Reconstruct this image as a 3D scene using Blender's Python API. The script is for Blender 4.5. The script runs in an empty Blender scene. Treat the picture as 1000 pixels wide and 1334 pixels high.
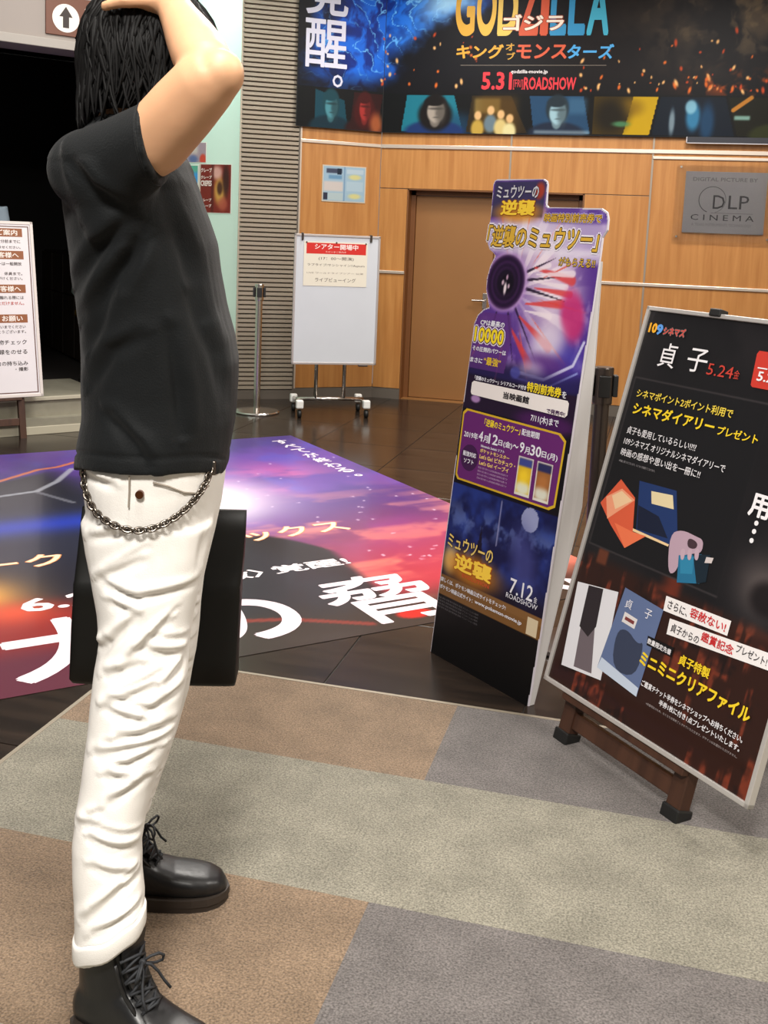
import bpy, bmesh, math, random
import numpy as np
from mathutils import Vector, Matrix

# ------------------------------------------------------------------ camera, world, lights, exposure
scn = bpy.context.scene
COL = scn.collection
random.seed(7)

cam = bpy.data.cameras.new('camera')
cam.sensor_fit = 'VERTICAL'; cam.sensor_height = 36.0; cam.lens = 1386 * 36 / 1334
cam.shift_y = -172 / 1334
cam.clip_start = 0.02
cam_o = bpy.data.objects.new('camera', cam); COL.objects.link(cam_o)
CR = ((0.96619, -0.07341, 0.24716), (0.25469, 0.12250, -0.95923), (0.04014, 0.98975, 0.13706))
cam_o.matrix_world = Matrix.Translation((0, 0, 1.35)) @ Matrix(CR).to_4x4()
scn.camera = cam_o

world = bpy.data.worlds.new('world'); scn.world = world; world.use_nodes = True
world.node_tree.nodes['Background'].inputs[0].default_value = (1.0, 0.95, 0.89, 1)
world.node_tree.nodes['Background'].inputs[1].default_value = 0.22

def area(name, loc, size, power, color=(1, .93, .84), rot=(0, 0, 0), size_y=None):
    l = bpy.data.lights.new(name, 'AREA'); l.energy = power; l.size = size; l.color = color
    if size_y: l.shape = 'RECTANGLE'; l.size_y = size_y
    o = bpy.data.objects.new(name, l); COL.objects.link(o); o.location = loc; o.rotation_euler = rot
    return o
# ceiling luminaires of the lobby (all hang just under the ceiling)
LW_ = (1, .955, .89)
area('ceiling_lamp_front', (-.25, -.75, 3.35), 0.7, 190, LW_)
area('ceiling_lamp_visitor', (-0.45, 1.0, 3.35), 0.4, 62, LW_)
area('ceiling_lamp_right', (1.7, 2.3, 3.35), 0.7, 80, LW_)
area('ceiling_lamp_middle', (-1.3, 4.6, 3.35), 0.9, 96, LW_)
area('ceiling_lamp_back', (0.3, 6.4, 3.35), 0.8, 92, LW_)
area('ceiling_lamp_door', (-1.6, 7.2, 3.35), 0.5, 36, LW_)
area('ceiling_lamp_alcove', (-3.55, 7.2, 3.3), 0.3, 15, (.9, 1, .97))
area('ceiling_lamp_entrance', (-3.0, 5.2, 3.35), 0.6, 30, LW_)

scn.view_settings.view_transform = 'Standard'
scn.view_settings.look = 'None'
scn.view_settings.gamma = 1.0
scn.view_settings.use_curve_mapping = False
scn.view_settings.exposure = 0.12

# ------------------------------------------------------------------ helpers
def lin(c):
    return tuple(((x / 12.92) if x <= .04045 else ((x + .055) / 1.055) ** 2.4) for x in c)
def rgb(r, g, b): return lin((r / 255, g / 255, b / 255))

MATS = {}
def mat(name, col=(.5, .5, .5), rough=.5, metal=0., spec=.5, noise=None, bump=None, **kw):
    """principled material; noise=(scale, amount) varies the colour, bump=(scale, strength)"""
    if name in MATS: return MATS[name]
    m = bpy.data.materials.new(name); m.use_nodes = True
    nt = m.node_tree; b = nt.nodes['Principled BSDF']
    b.inputs['Base Color'].default_value = (*col, 1)
    b.inputs['Roughness'].default_value = rough; b.inputs['Metallic'].default_value = metal
    b.inputs['Specular IOR Level'].default_value = spec
    for k, v in kw.items(): b.inputs[k.replace('_', ' ')].default_value = v
    if noise or bump:
        tc = nt.nodes.new('ShaderNodeTexCoord')
    if noise:
        n = nt.nodes.new('ShaderNodeTexNoise'); n.inputs['Scale'].default_value = noise[0]; n.inputs['Detail'].default_value = 6
        nt.links.new(tc.outputs['Object'], n.inputs['Vector'])
        mp = nt.nodes.new('ShaderNodeMapRange'); nt.links.new(n.outputs['Fac'], mp.inputs['Value'])
        mp.inputs['From Min'].default_value = .3; mp.inputs['From Max'].default_value = .7
        mp.inputs['To Min'].default_value = 1 - noise[1]; mp.inputs['To Max'].default_value = 1 + noise[1]
        mx = nt.nodes.new('ShaderNodeVectorMath'); mx.operation = 'SCALE'; mx.inputs[0].default_value = col
        nt.links.new(mp.outputs['Result'], mx.inputs['Scale'])
        nt.links.new(mx.outputs['Vector'], b.inputs['Base Color'])
    if bump:
        n2 = nt.nodes.new('ShaderNodeTexNoise'); n2.inputs['Scale'].default_value = bump[0]; n2.inputs['Detail'].default_value = 4
        nt.links.new(tc.outputs['Object'], n2.inputs['Vector'])
        bp = nt.nodes.new('ShaderNodeBump'); bp.inputs['Strength'].default_value = bump[1]; bp.inputs['Distance'].default_value = .004
        nt.links.new(n2.outputs['Fac'], bp.inputs['Height']); nt.links.new(bp.outputs['Normal'], b.inputs['Normal'])
    MATS[name] = m
    return m

def wood(name, c1, c2, scale=(3, 3, 60), rough=.4, axis_stretch=None, spec=.4):
    if name in MATS: return MATS[name]
    m = bpy.data.materials.new(name); m.use_nodes = True; nt = m.node_tree; b = nt.nodes['Principled BSDF']
    tc = nt.nodes.new('ShaderNodeTexCoord'); mp = nt.nodes.new('ShaderNodeMapping')
    mp.inputs['Scale'].default_value = scale
    nt.links.new(tc.outputs['Object'], mp.inputs['Vector'])
    n = nt.nodes.new('ShaderNodeTexNoise'); n.inputs['Scale'].default_value = 1.0; n.inputs['Detail'].default_value = 8; n.inputs['Distortion'].default_value = .4
    nt.links.new(mp.outputs['Vector'], n.inputs['Vector'])
    r = nt.nodes.new('ShaderNodeValToRGB'); r.color_ramp.elements[0].position = .32; r.color_ramp.elements[1].position = .7
    r.color_ramp.elements[0].color = (*c1, 1); r.color_ramp.elements[1].color = (*c2, 1)
    nt.links.new(n.outputs['Fac'], r.inputs['Fac']); nt.links.new(r.outputs['Color'], b.inputs['Base Color'])
    b.inputs['Roughness'].default_value = rough; b.inputs['Specular IOR Level'].default_value = spec
    MATS[name] = m
    return m

def print_mat(name, rough=.45, spec=.4, coat=0.):
    if name in MATS: return MATS[name]
    m = bpy.data.materials.new(name); m.use_nodes = True; nt = m.node_tree; b = nt.nodes['Principled BSDF']
    a = nt.nodes.new('ShaderNodeAttribute'); a.attribute_name = 'ink'
    nt.links.new(a.outputs['Color'], b.inputs['Base Color'])
    b.inputs['Roughness'].default_value = rough; b.inputs['Specular IOR Level'].default_value = spec
    b.inputs['Coat Weight'].default_value = coat; b.inputs['Coat Roughness'].default_value = .05
    MATS[name] = m
    return m

def ink(r, g, b_, rough=.5):
    return mat('ink_%02x%02x%02x_%d' % (r, g, b_, rough * 100), rgb(r, g, b_), rough, spec=.35)

def put(name, data, parent=None, m=None, M=None, loc=None):
    o = bpy.data.objects.new(name, data); COL.objects.link(o)
    if m is not None and data is not None and not data.materials: data.materials.append(m)
    if parent is not None: o.parent = parent
    if M is not None: o.matrix_basis = M
    if loc is not None: o.location = loc
    return o

def tag(o, label, cat, group=None):
    o['label'] = label; o['category'] = cat
    if group: o['group'] = group
    return o
def structure(o): o['kind'] = 'structure'; return o
def thing(name, label, cat, loc=(0, 0, 0), rz=0., group=None):
    o = bpy.data.objects.new(name, None); COL.objects.link(o); o.location = loc; o.rotation_euler = (0, 0, rz)
    o.empty_display_size = .1
    return tag(o, label, cat, group)

class MB:
    def __init__(s): s.v = []; s.f = []
    def add(s, vs, fs):
        k = len(s.v); s.v += [tuple(v) for v in vs]; s.f += [tuple(i + k for i in f) for f in fs]; return s
    def box(s, a, b, bev=0.):
        if bev > 0:
            bm = bmesh.new(); bmesh.ops.create_cube(bm, size=1)
            for v in bm.verts:
                v.co = Vector(((a[i] + b[i]) / 2 + v.co[i] * (b[i] - a[i]) for i in range(3)))
            bmesh.ops.bevel(bm, geom=bm.edges[:], offset=bev, segments=2, affect='EDGES', profile=.5)
            bm.verts.index_update()
            s.add([v.co[:] for v in bm.verts], [[v.index for v in f.verts] for f in bm.faces]); bm.free(); return s
        x0, y0, z0 = a; x1, y1, z1 = b
        return s.add([(x0, y0, z0), (x1, y0, z0), (x1, y1, z0), (x0, y1, z0), (x0, y0, z1), (x1, y0, z1), (x1, y1, z1), (x0, y1, z1)],
                     [(0, 3, 2, 1), (4, 5, 6, 7), (0, 1, 5, 4), (1, 2, 6, 5), (2, 3, 7, 6), (3, 0, 4, 7)])
    def prism(s, poly, z0, z1):
        n = len(poly)
        ar = sum(poly[i][0] * poly[(i + 1) % n][1] - poly[(i + 1) % n][0] * poly[i][1] for i in range(n))
        if ar < 0: poly = poly[::-1]
        vs = [(p[0], p[1], z0) for p in poly] + [(p[0], p[1], z1) for p in poly]
        return s.add(vs, [tuple(range(n))[::-1], tuple(range(n, 2 * n))] + [(i, (i + 1) % n, n + (i + 1) % n, n + i) for i in range(n)])
    def loft(s, rings, cap=True):
        n = len(rings[0]); vs = [p for r in rings for p in r]; fs = []
        for k in range(len(rings) - 1):
            for i in range(n):
                j = (i + 1) % n; fs.append((k * n + i, k * n + j, (k + 1) * n + j, (k + 1) * n + i))
        if cap: fs += [tuple(range(n))[::-1], tuple(range((len(rings) - 1) * n, len(rings) * n))]
        return s.add(vs, fs)
    def tube(s, pts, rad, n=10, flat=1., closed=False):
        pts = [Vector(p) for p in pts]; N = len(pts)
        if not hasattr(rad, '__len__'): rad = [rad] * N
        rings = []; e1 = None
        for i in range(N):
            if closed: d = pts[(i + 1) % N] - pts[i - 1]
            else: d = pts[min(i + 1, N - 1)] - pts[max(i - 1, 0)]
            d.normalize()
            if e1 is None: e1 = d.cross(Vector((0, 0, 1)) if abs(d.z) < .9 else Vector((1, 0, 0)))
            e1 = e1 - d * e1.dot(d); e1.normalize(); e2 = d.cross(e1)
            rings.append([tuple(pts[i] + e1 * math.cos(2 * math.pi * k / n) * rad[i] + e2 * math.sin(2 * math.pi * k / n) * rad[i] * flat) for k in range(n)])
        if closed: return s.loft(rings + [rings[0]], cap=False)
        return s.loft(rings)
    def cap_tube(s, pts, rad, n=12):
        """tube with rounded ends"""
        pts = [Vector(p) for p in pts]
        if not hasattr(rad, '__len__'): rad = [rad] * len(pts)
        d0 = (pts[0] - pts[1]).normalized(); d1 = (pts[-1] - pts[-2]).normalized()
        P = [pts[0] + d0 * rad[0] * .95, pts[0] + d0 * rad[0] * .7] + pts + [pts[-1] + d1 * rad[-1] * .7, pts[-1] + d1 * rad[-1] * .95]
        Rr = [rad[0] * .3, rad[0] * .72] + list(rad) + [rad[-1] * .72, rad[-1] * .3]
        return s.tube(P, Rr, n)
    def cyl(s, p0, p1, r, n=20, r1=None): return s.tube([p0, p1], [r, r if r1 is None else r1], n)
    def lathe(s, prof, n=32, c=(0, 0, 0)):
        rings = [[(c[0] + r * math.cos(2 * math.pi * k / n), c[1] + r * math.sin(2 * math.pi * k / n), c[2] + z) for k in range(n)] for r, z in prof]
        return s.loft(rings)
    def ball(s, c, r, n=16, m=10, R=None):
        if not hasattr(r, '__len__'): r = (r, r, r)
        rings = []
        for k in range(1, m):
            ph = math.pi * k / m
            ring = []
            for i in range(n):
                t = 2 * math.pi * i / n
                v = Vector((r[0] * math.sin(ph) * math.cos(t), r[1] * math.sin(ph) * math.sin(t), -r[2] * math.cos(ph)))
                if R is not None: v = R @ v
                ring.append(tuple(Vector(c) + v))
            rings.append(ring)
        return s.loft(rings)
    def mesh(s, name, smooth=False):
        me = bpy.data.meshes.new(name); me.from_pydata(s.v, [], s.f); me.update()
        if smooth: me.shade_smooth()
        return me
    def build(s, name, m, parent=None, M=None, loc=None, smooth=False):
        return put(name, s.mesh(name, smooth), parent, m, M, loc)

def frame(o, u, v):
    u = Vector(u).normalized(); v = Vector(v); v = (v - u * v.dot(u)).normalized(); n = u.cross(v)
    M = Matrix(((u.x, v.x, n.x, o[0]), (u.y, v.y, n.y, o[1]), (u.z, v.z, n.z, o[2]), (0, 0, 0, 1)))
    return M
def rel(root_loc, M): return Matrix.Translation(-Vector(root_loc)) @ M

# --- lettering: queued, converted to flat meshes at the end of the script
TEXTS = []
def txt(parent, s, x, y, w, h, col, z=None, bold=0., shear=0., outline=None, name='lettering', vertical=False, rough=.5):
    """one printed line: x,y = lower-left corner on the sheet, w,h = size in metres"""
    if z is None: z = .0036 if parent.name.startswith('poster_sheet') else .0012
    if outline:
        for k, (oc, ob) in enumerate(outline if isinstance(outline, list) else [outline]):
            TEXTS.append((parent, s, x, y, w, h, oc, z - .0004 * (k + 1), ob, shear, 'lettering_outline', vertical, rough, bold))
    TEXTS.append((parent, s, x, y, w, h, col, z, bold, shear, name, vertical, rough, bold))
def flush_text():
    tmp = []
    for t in TEXTS:
        parent, s, x, y, w, h, col, z, bold, shear, name, vertical, rough, b0 = t
        c = bpy.data.curves.new('t', 'FONT'); c.size = 1.0; c.resolution_u = 8 if h > .2 else 2
        c.body = '\n'.join(s) if vertical else s
        c.align_x = 'CENTER' if vertical else 'LEFT'
        if vertical: c.space_line = .95
        o = bpy.data.objects.new('t', c); COL.objects.link(o); tmp.append(o)
    bpy.context.view_layer.update()
    dg = bpy.context.evaluated_depsgraph_get()
    for t, o in zip(TEXTS, tmp):
        parent, s, x, y, w, h, col, z, bold, shear, name, vertical, rough, b0 = t
        me = bpy.data.meshes.new_from_object(o.evaluated_get(dg))
        n = len(me.vertices)
        if n:
            co = np.zeros(n * 3, np.float32); me.vertices.foreach_get('co', co); co = co.reshape(-1, 3)
            polys = [tuple(p.vertices) for p in me.polygons]
            lo = co.min(0) - b0; hi = co.max(0) + b0
            P = [(0, 0)] if bold <= 0 else [(bold * math.cos(k * math.pi / 4 + .39), bold * math.sin(k * math.pi / 4 + .39)) for k in range(8)] + [(0, 0)]
            big = np.concatenate([co + np.array((dx, dy, 0)) for dx, dy in P]); lay = np.repeat(np.arange(len(P)), n); fs = [tuple(i + k * n for i in p) for k in range(len(P)) for p in polys]
            co = big
            sx = w / max(hi[0] - lo[0], 1e-3); sy = h / max(hi[1] - lo[1], 1e-3)
            co[:, 0] = x + (co[:, 0] - lo[0]) * sx; co[:, 1] = y + (co[:, 1] - lo[1]) * sy
            co[:, 0] += (co[:, 1] - y) * shear; co[:, 2] = z + lay * 3e-5
            m2 = bpy.data.meshes.new(name); m2.from_pydata(co.tolist(), [], fs); m2.update()
            put(name, m2, parent, ink(*col, rough))
        bpy.data.meshes.remove(me)
        cu = o.data
        bpy.data.objects.remove(o); bpy.data.curves.remove(cu)

# --- printed pictures: a fine grid whose vertices carry ink colours
def vnoise(x, y, seed):
    rs = np.random.RandomState(seed); g = rs.rand(64, 64)
    xi = np.floor(x).astype(int); yi = np.floor(y).astype(int); fx = x - xi; fy = y - yi
    fx = fx * fx * (3 - 2 * fx); fy = fy * fy * (3 - 2 * fy)
    G = lambda a, b: g[a % 64, b % 64]
    return (G(xi, yi) * (1 - fx) + G(xi + 1, yi) * fx) * (1 - fy) + (G(xi, yi + 1) * (1 - fx) + G(xi + 1, yi + 1) * fx) * fy
def fbm(x, y, seed, oct=4):
    s = 0; a = .5; tot = 0
    for k in range(oct): s = s + a * vnoise(x * 2 ** k, y * 2 ** k, seed + k); tot += a; a *= .55
    return s / tot
def sst(a, b, x):
    t = np.clip((x - a) / (b - a), 0, 1); return t * t * (3 - 2 * t)

class Art:
    def __init__(s, x0, y0, x1, y1, step):
        s.nx = int(math.ceil((x1 - x0) / step)) + 1; s.ny = int(math.ceil((y1 - y0) / step)) + 1
        gx = np.linspace(x0, x1, s.nx); gy = np.linspace(y0, y1, s.ny)
        s.X, s.Y = np.meshgrid(gx, gy); s.C = np.zeros((s.ny, s.nx, 3)); s.step = step
    def mix(s, m, col):
        m = np.clip(m, 0, 1)[..., None]; s.C = s.C * (1 - m) + np.array(col) / 255. * m; return s
    def fill(s, col): return s.mix(np.ones_like(s.X), col)
    def rect(s, x0, y0, x1, y1, col, a=1., soft=0.):
        if soft: m = sst(x0 - soft, x0 + soft, s.X) * sst(-x1 - soft, -x1 + soft, -s.X) * sst(y0 - soft, y0 + soft, s.Y) * sst(-y1 - soft, -y1 + soft, -s.Y)
        else: m = ((s.X >= x0) & (s.X <= x1) & (s.Y >= y0) & (s.Y <= y1)) * 1.
        return s.mix(m * a, col)
    def inside(s, pts):
        c = np.zeros(s.X.shape, bool); n = len(pts)
        for i in range(n):
            (xa, ya), (xb, yb) = pts[i], pts[(i + 1) % n]
            if ya == yb: continue
            cond = ((ya > s.Y) != (yb > s.Y)) & (s.X < (xb - xa) * (s.Y - ya) / (yb - ya) + xa)
            c ^= cond
        return c
    def poly(s, pts, col, a=1.): return s.mix(s.inside(pts) * a, col)
    def ell(s, cx, cy, rx, ry, col, a=1., soft=.3, rot=0.):
        dx = s.X - cx; dy = s.Y - cy; c, q = math.cos(rot), math.sin(rot)
        d = np.hypot((dx * c + dy * q) / rx, (-dx * q + dy * c) / ry)
        return s.mix((1 - sst(1 - soft, 1 + soft, d)) * a, col)
    def ring(s, cx, cy, r, w, col, a=1.):
        d = np.abs(np.hypot(s.X - cx, s.Y - cy) - r); return s.mix((1 - sst(w * .5, w, d)) * a, col)
    def line(s, pts, w, col, a=1., taper=False):
        best = np.full(s.X.shape, 1e9)
        for (xa, ya), (xb, yb) in zip(pts[:-1], pts[1:]):
            L2 = (xb - xa) ** 2 + (yb - ya) ** 2 + 1e-12
            t = np.clip(((s.X - xa) * (xb - xa) + (s.Y - ya) * (yb - ya)) / L2, 0, 1)
            d = np.hypot(s.X - xa - t * (xb - xa), s.Y - ya - t * (yb - ya))
            best = np.minimum(best, d / (1 - .8 * t) if taper else d)
        return s.mix((1 - sst(w * .5, w, best)) * a, col)
    def obj(s, name, m, parent, M=None, z=0., mask=None):
        idx = np.arange(s.nx * s.ny).reshape(s.ny, s.nx)
        q = np.stack([idx[:-1, :-1], idx[:-1, 1:], idx[1:, 1:], idx[1:, :-1]], -1)
        if mask is not None:
            k = mask[:-1, :-1] & mask[:-1, 1:] & mask[1:, 1:] & mask[1:, :-1]; q = q[k]
        q = q.reshape(-1, 4)
        used = np.unique(q); remap = -np.ones(s.nx * s.ny, int); remap[used] = np.arange(len(used)); q = remap[q]
        co = np.stack([s.X.ravel(), s.Y.ravel(), np.full(s.X.size, z)], -1)[used]; col = s.C.reshape(-1, 3)[used]
        me = bpy.data.meshes.new(name)
        me.vertices.add(len(co)); me.vertices.foreach_set('co', co.astype(np.float32).ravel())
        me.loops.add(q.size); me.loops.foreach_set('vertex_index', q.astype(np.int32).ravel())
        me.polygons.add(len(q)); me.polygons.foreach_set('loop_start', np.arange(0, q.size, 4, dtype=np.int32))
        me.update(calc_edges=True)
        at = me.color_attributes.new('ink', 'FLOAT_COLOR', 'POINT')
        l = np.where(col <= .04045, col / 12.92, ((col + .055) / 1.055) ** 2.4)
        at.data.foreach_set('color', np.concatenate([l, np.ones((len(l), 1))], 1).astype(np.float32).ravel())
        return put(name, me, parent, m, M)

def evaluated(o):
    bpy.context.view_layer.update()
    return bpy.data.meshes.new_from_object(o.evaluated_get(bpy.context.evaluated_depsgraph_get()))
def remeshed(mb, voxel, smooth=4, fac=.5, name='m'):
    me = mb.mesh(name); bm = bmesh.new(); bm.from_mesh(me)
    bmesh.ops.recalc_face_normals(bm, faces=bm.faces[:]); bm.to_mesh(me); bm.free()
    o = bpy.data.objects.new('tmp', me); COL.objects.link(o)
    r = o.modifiers.new('r', 'REMESH'); r.mode = 'VOXEL'; r.voxel_size = voxel; r.use_smooth_shade = True
    if smooth:
        q = o.modifiers.new('s', 'SMOOTH'); q.factor = fac; q.iterations = smooth
    out = evaluated(o); bpy.data.objects.remove(o); bpy.data.meshes.remove(me)
    out.name = name; out.shade_smooth()
    return out
def ell_ring(c, e1, e2, n=32, p=2.):
    out = []
    for k in range(n):
        t = 2 * math.pi * k / n; ct, st = math.cos(t), math.sin(t)
        a = math.copysign(abs(ct) ** (2 / p), ct); b = math.copysign(abs(st) ** (2 / p), st)
        out.append(tuple(Vector(c) + Vector(e1) * a + Vector(e2) * b))
    return out

# ------------------------------------------------------------------ materials of the room
M_WALLWOOD = wood('honey_wood_veneer', rgb(164, 108, 54), rgb(184, 129, 71), (26, 26, 1.6), .42)
M_WALLWOOD_Y = wood('honey_wood_veneer_angled', rgb(164, 108, 54), rgb(184, 129, 71), (26, 1.6, 26), .42)
M_RAIL = mat('brushed_rail', rgb(214, 200, 186), .3, .6)
M_SEAM = mat('metal_seam', rgb(150, 138, 124), .4, .5)
M_BASE = mat('grey_skirting', rgb(92, 84, 76), .5)
M_DOOR = mat('brown_door_paint', rgb(138, 94, 50), .5, noise=(3, .03))
M_JAMB = mat('door_jamb_brown', rgb(112, 68, 30), .5)
M_STEEL = mat('polished_steel', rgb(196, 190, 184), .22, 1.)
M_DARKSTEEL = mat('dark_steel', rgb(92, 84, 80), .3, .9)
M_BLACK = mat('black_plastic', rgb(20, 20, 20), .5)
M_WHITE = mat('white_paint', rgb(225, 225, 222), .4)
M_DARKWALL = mat('dark_entrance_paint', rgb(20, 17, 15), .7)
M_MINT = mat('pale_mint_paint', rgb(190, 212, 200), .55)
M_SLAT = mat('grey_beige_slat', rgb(168, 156, 140), .4, .25)
M_SLATBACK = mat('slat_backing', rgb(70, 62, 54), .7)
M_HEADER = mat('cream_grey_paint', rgb(148, 140, 134), .6)
M_STEP = mat('grey_green_step', rgb(142, 138, 122), .6, noise=(20, .06))
M_STEPNOSE = mat('pale_step_nosing', rgb(186, 180, 160), .5)
M_FLOORDARK = mat('dark_interior_floor', rgb(26, 22, 20), .6)

# ------------------------------------------------------------------ floor
M_TILE = wood('dark_polished_tile', rgb(30, 25, 22), rgb(52, 42, 35), (2.0, 14, 5), .2, spec=.35)
M_GROUT = mat('dark_grout', rgb(34, 29, 27), .6)
floor = structure(MB().box((-6.5, -2.5, -.12), (4.0, 9.2, -.004)).build('floor', M_GROUT))
TS = .6
tile_me = MB().box((.002, .002, -.004), (TS - .002, TS - .002, 0), .0012).mesh('floor_tile')
for i in range(-9, 9):
    for j in range(0, 11):
        x = -1.5 + i * TS; y = 2.88 + j * TS
        if x < -4.6 or x > 3.5 or y > 8.6: continue
        put('floor_tile', tile_me, floor, M_TILE, loc=(x, y, 0))
for i in range(-5, 0):
    for j in range(-4, 0):
        put('floor_tile', tile_me, floor, M_TILE, loc=(-1.5 + i * TS, 2.88 + j * TS, 0))

def carpet_mat(name, c):
    m = bpy.data.materials.new(name); m.use_nodes = True; nt = m.node_tree; b = nt.nodes['Principled BSDF']
    tc = nt.nodes.new('ShaderNodeTexCoord')
    n = nt.nodes.new('ShaderNodeTexNoise'); n.inputs['Scale'].default_value = 230; n.inputs['Detail'].default_value = 3
    n2 = nt.nodes.new('ShaderNodeTexNoise'); n2.inputs['Scale'].default_value = 9; n2.inputs['Detail'].default_value = 5
    nt.links.new(tc.outputs['Object'], n.inputs['Vector']); nt.links.new(tc.outputs['Object'], n2.inputs['Vector'])
    a = nt.nodes.new('ShaderNodeMapRange'); a.inputs['From Min'].default_value = .3; a.inputs['From Max'].default_value = .7
    a.inputs['To Min'].default_value = .5; a.inputs['To Max'].default_value = 1.4
    a2 = nt.nodes.new('ShaderNodeMapRange'); a2.inputs['From Min'].default_value = .3; a2.inputs['From Max'].default_value = .7
    a2.inputs['To Min'].default_value = .84; a2.inputs['To Max'].default_value = 1.14
    nt.links.new(n.outputs['Fac'], a.inputs['Value']); nt.links.new(n2.outputs['Fac'], a2.inputs['Value'])
    mu = nt.nodes.new('ShaderNodeMath'); mu.operation = 'MULTIPLY'; nt.links.new(a.outputs[0], mu.inputs[0]); nt.links.new(a2.outputs[0], mu.inputs[1])
    sc = nt.nodes.new('ShaderNodeVectorMath'); sc.operation = 'SCALE'; sc.inputs[0].default_value = c; nt.links.new(mu.outputs[0], sc.inputs['Scale'])
    nt.links.new(sc.outputs['Vector'], b.inputs['Base Color']); b.inputs['Roughness'].default_value = .95; b.inputs['Specular IOR Level'].default_value = .1
    b.inputs['Sheen Weight'].default_value = .2
    bp = nt.nodes.new('ShaderNodeBump'); bp.inputs['Strength'].default_value = .7; bp.inputs['Distance'].default_value = .004
    nt.links.new(n.outputs['Fac'], bp.inputs['Height']); nt.links.new(bp.outputs['Normal'], b.inputs['Normal'])
    return m
CB = carpet_mat('carpet_brown', rgb(122, 103, 84)); CG = carpet_mat('carpet_grey', rgb(101, 96, 94)); CS = carpet_mat('carpet_sage', rgb(128, 124, 111))
rows = [2.882, 2.438, 1.928, 1.42, .91, .40, -.11, -.62, -1.13]
CZ = .008
for r in range(len(rows) - 1):
    y1, y0 = rows[r], rows[r + 1]
    xs = [-1.5, -.99, -.484, .02, .525, 1.03, 1.54, 2.04, 2.55, 3.05, 3.55, 4.0]
    for c in range(len(xs) - 1):
        if r % 2 == 1: m = CS
        else: m = CB if ((c // 2) + (0 if r % 4 == 0 else 0)) % 2 == 0 else CG
        MB().box((xs[c], y0, -.003), (xs[c + 1], y1, CZ)).build('carpet_tile', m, floor)
M_TRIM = mat('carpet_edge_strip', rgb(150, 140, 124), .45, .4)
t = structure(MB().box((-1.512, -1.13, -.003), (-1.5, 2.894, CZ + .001)).box((-1.5, 2.882, -.003), (4.0, 2.894, CZ + .001)).build('trim_1', M_TRIM))

# ------------------------------------------------------------------ back wall with door
WY = 8.40
wb = structure(MB().box((-2.265, WY + .012, 0), (-2.031, WY + .14, 3.55)).box((-.637, WY + .012, 0), (4.0, WY + .14, 3.55)).box((-2.031, WY + .012, 1.705), (-.637, WY + .14, 3.55)).build('wall_back', M_SEAM))
def panel(x0, x1, z0, z1, parent=None, g=.003):
    MB().box((x0 + g, WY, z0 + g), (x1 - g, WY + .014, z1 - g), .0015).build('panel', M_WALLWOOD, parent or wb)
XS = [-2.265, -1.22, -.147, .93, 2.0, 3.07, 4.0]
panel(-2.265, -2.031, .085, 1.036); panel(-2.265, -2.031, 1.036, 1.705)
panel(-2.265, -1.22, 1.705, 2.035); panel(-1.22, -.147, 1.705, 2.035)
panel(-.637, -.147, .085, 1.036); panel(-.637, -.147, 1.036, 1.705)
for i in range(6): panel(XS[i], XS[i + 1], 2.035, 3.53)
for i in (2, 3, 4, 5): panel(XS[i], XS[i + 1], .085, 1.036); panel(XS[i], XS[i + 1], 1.036, 2.035)
def rail(x0, x1, z, h=.03): MB().box((x0, WY - .012, z - h / 2), (x1, WY + .002, z + h / 2), .003).build('rail', M_RAIL, wb)
rail(-2.268, 4.0, 2.035); rail(-.147, 4.0, 1.99, .022); rail(-2.268, -2.031, 1.036, .024); rail(-.637, 4.0, 1.036, .024)
for x, z0, z1 in ((-1.22, 1.72, 2.02), (-.147, .09, 1.02), (-.147, 1.05, 2.02), (-1.22, 2.05, 3.5), (-.147, 2.05, 3.5), (.93, .09, 1.02), (.93, 1.05, 1.98), (2.0, .09, 1.98)):
    MB().box((x - .007, WY - .004, z0), (x + .007, WY + .003, z1)).build('seam_strip', M_SEAM, wb)
structure(MB().box((-2.262, WY - .008, 0), (-2.031, WY + .012, .083)).box((-.637, WY - .008, 0), (4.0, WY + .012, .083)).build('baseboard_back', M_BASE))
# door: dark reveal, two leaves, handle
dr = structure(MB().box((-2.031, WY + .1, 0), (-1.985, WY + .25, 1.705)).box((-.683, WY + .1, 0), (-.637, WY + .25, 1.705)).box((-2.031, WY + .1, 1.66), (-.637, WY + .25, 1.705)).build('door_1', M_JAMB))
MB().box((-2.031, WY + .0, 0), (-2.022, WY + .14, 1.705)).box((-.646, WY, 0), (-.637, WY + .14, 1.705)).box((-2.031, WY, 1.697), (-.637, WY + .14, 1.705)).build('reveal', M_JAMB, dr)
for x0, x1 in ((-1.983, -1.336), (-1.332, -.685)):
    MB().box((x0, WY + .12, .01), (x1, WY + .17, 1.657), .003).build('door_leaf', M_DOOR, dr)
MB().box((-1.40, WY + .105, .77), (-1.365, WY + .12, .90), .004).build('handle_plate', M_STEEL, dr)
MB().tube([(-1.382, WY + .12, .84), (-1.382, WY + .07, .84), (-1.48, WY + .07, .84)], .009, 10).build('door_handle', M_STEEL, dr)
MB().box((-2.03, WY + .02, 0), (-.64, WY + .26, .006)).build('threshold', M_DOOR, dr)

structure(MB().box((4.0, -2.5, 0), (4.1, WY + .14, 3.56)).build('wall_right', mat('cream_wall_paint', rgb(196, 182, 160), .7)))
structure(MB().box((3.985, -2.5, 0), (4.0, WY, .083)).build('baseboard_right', M_BASE))

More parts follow.
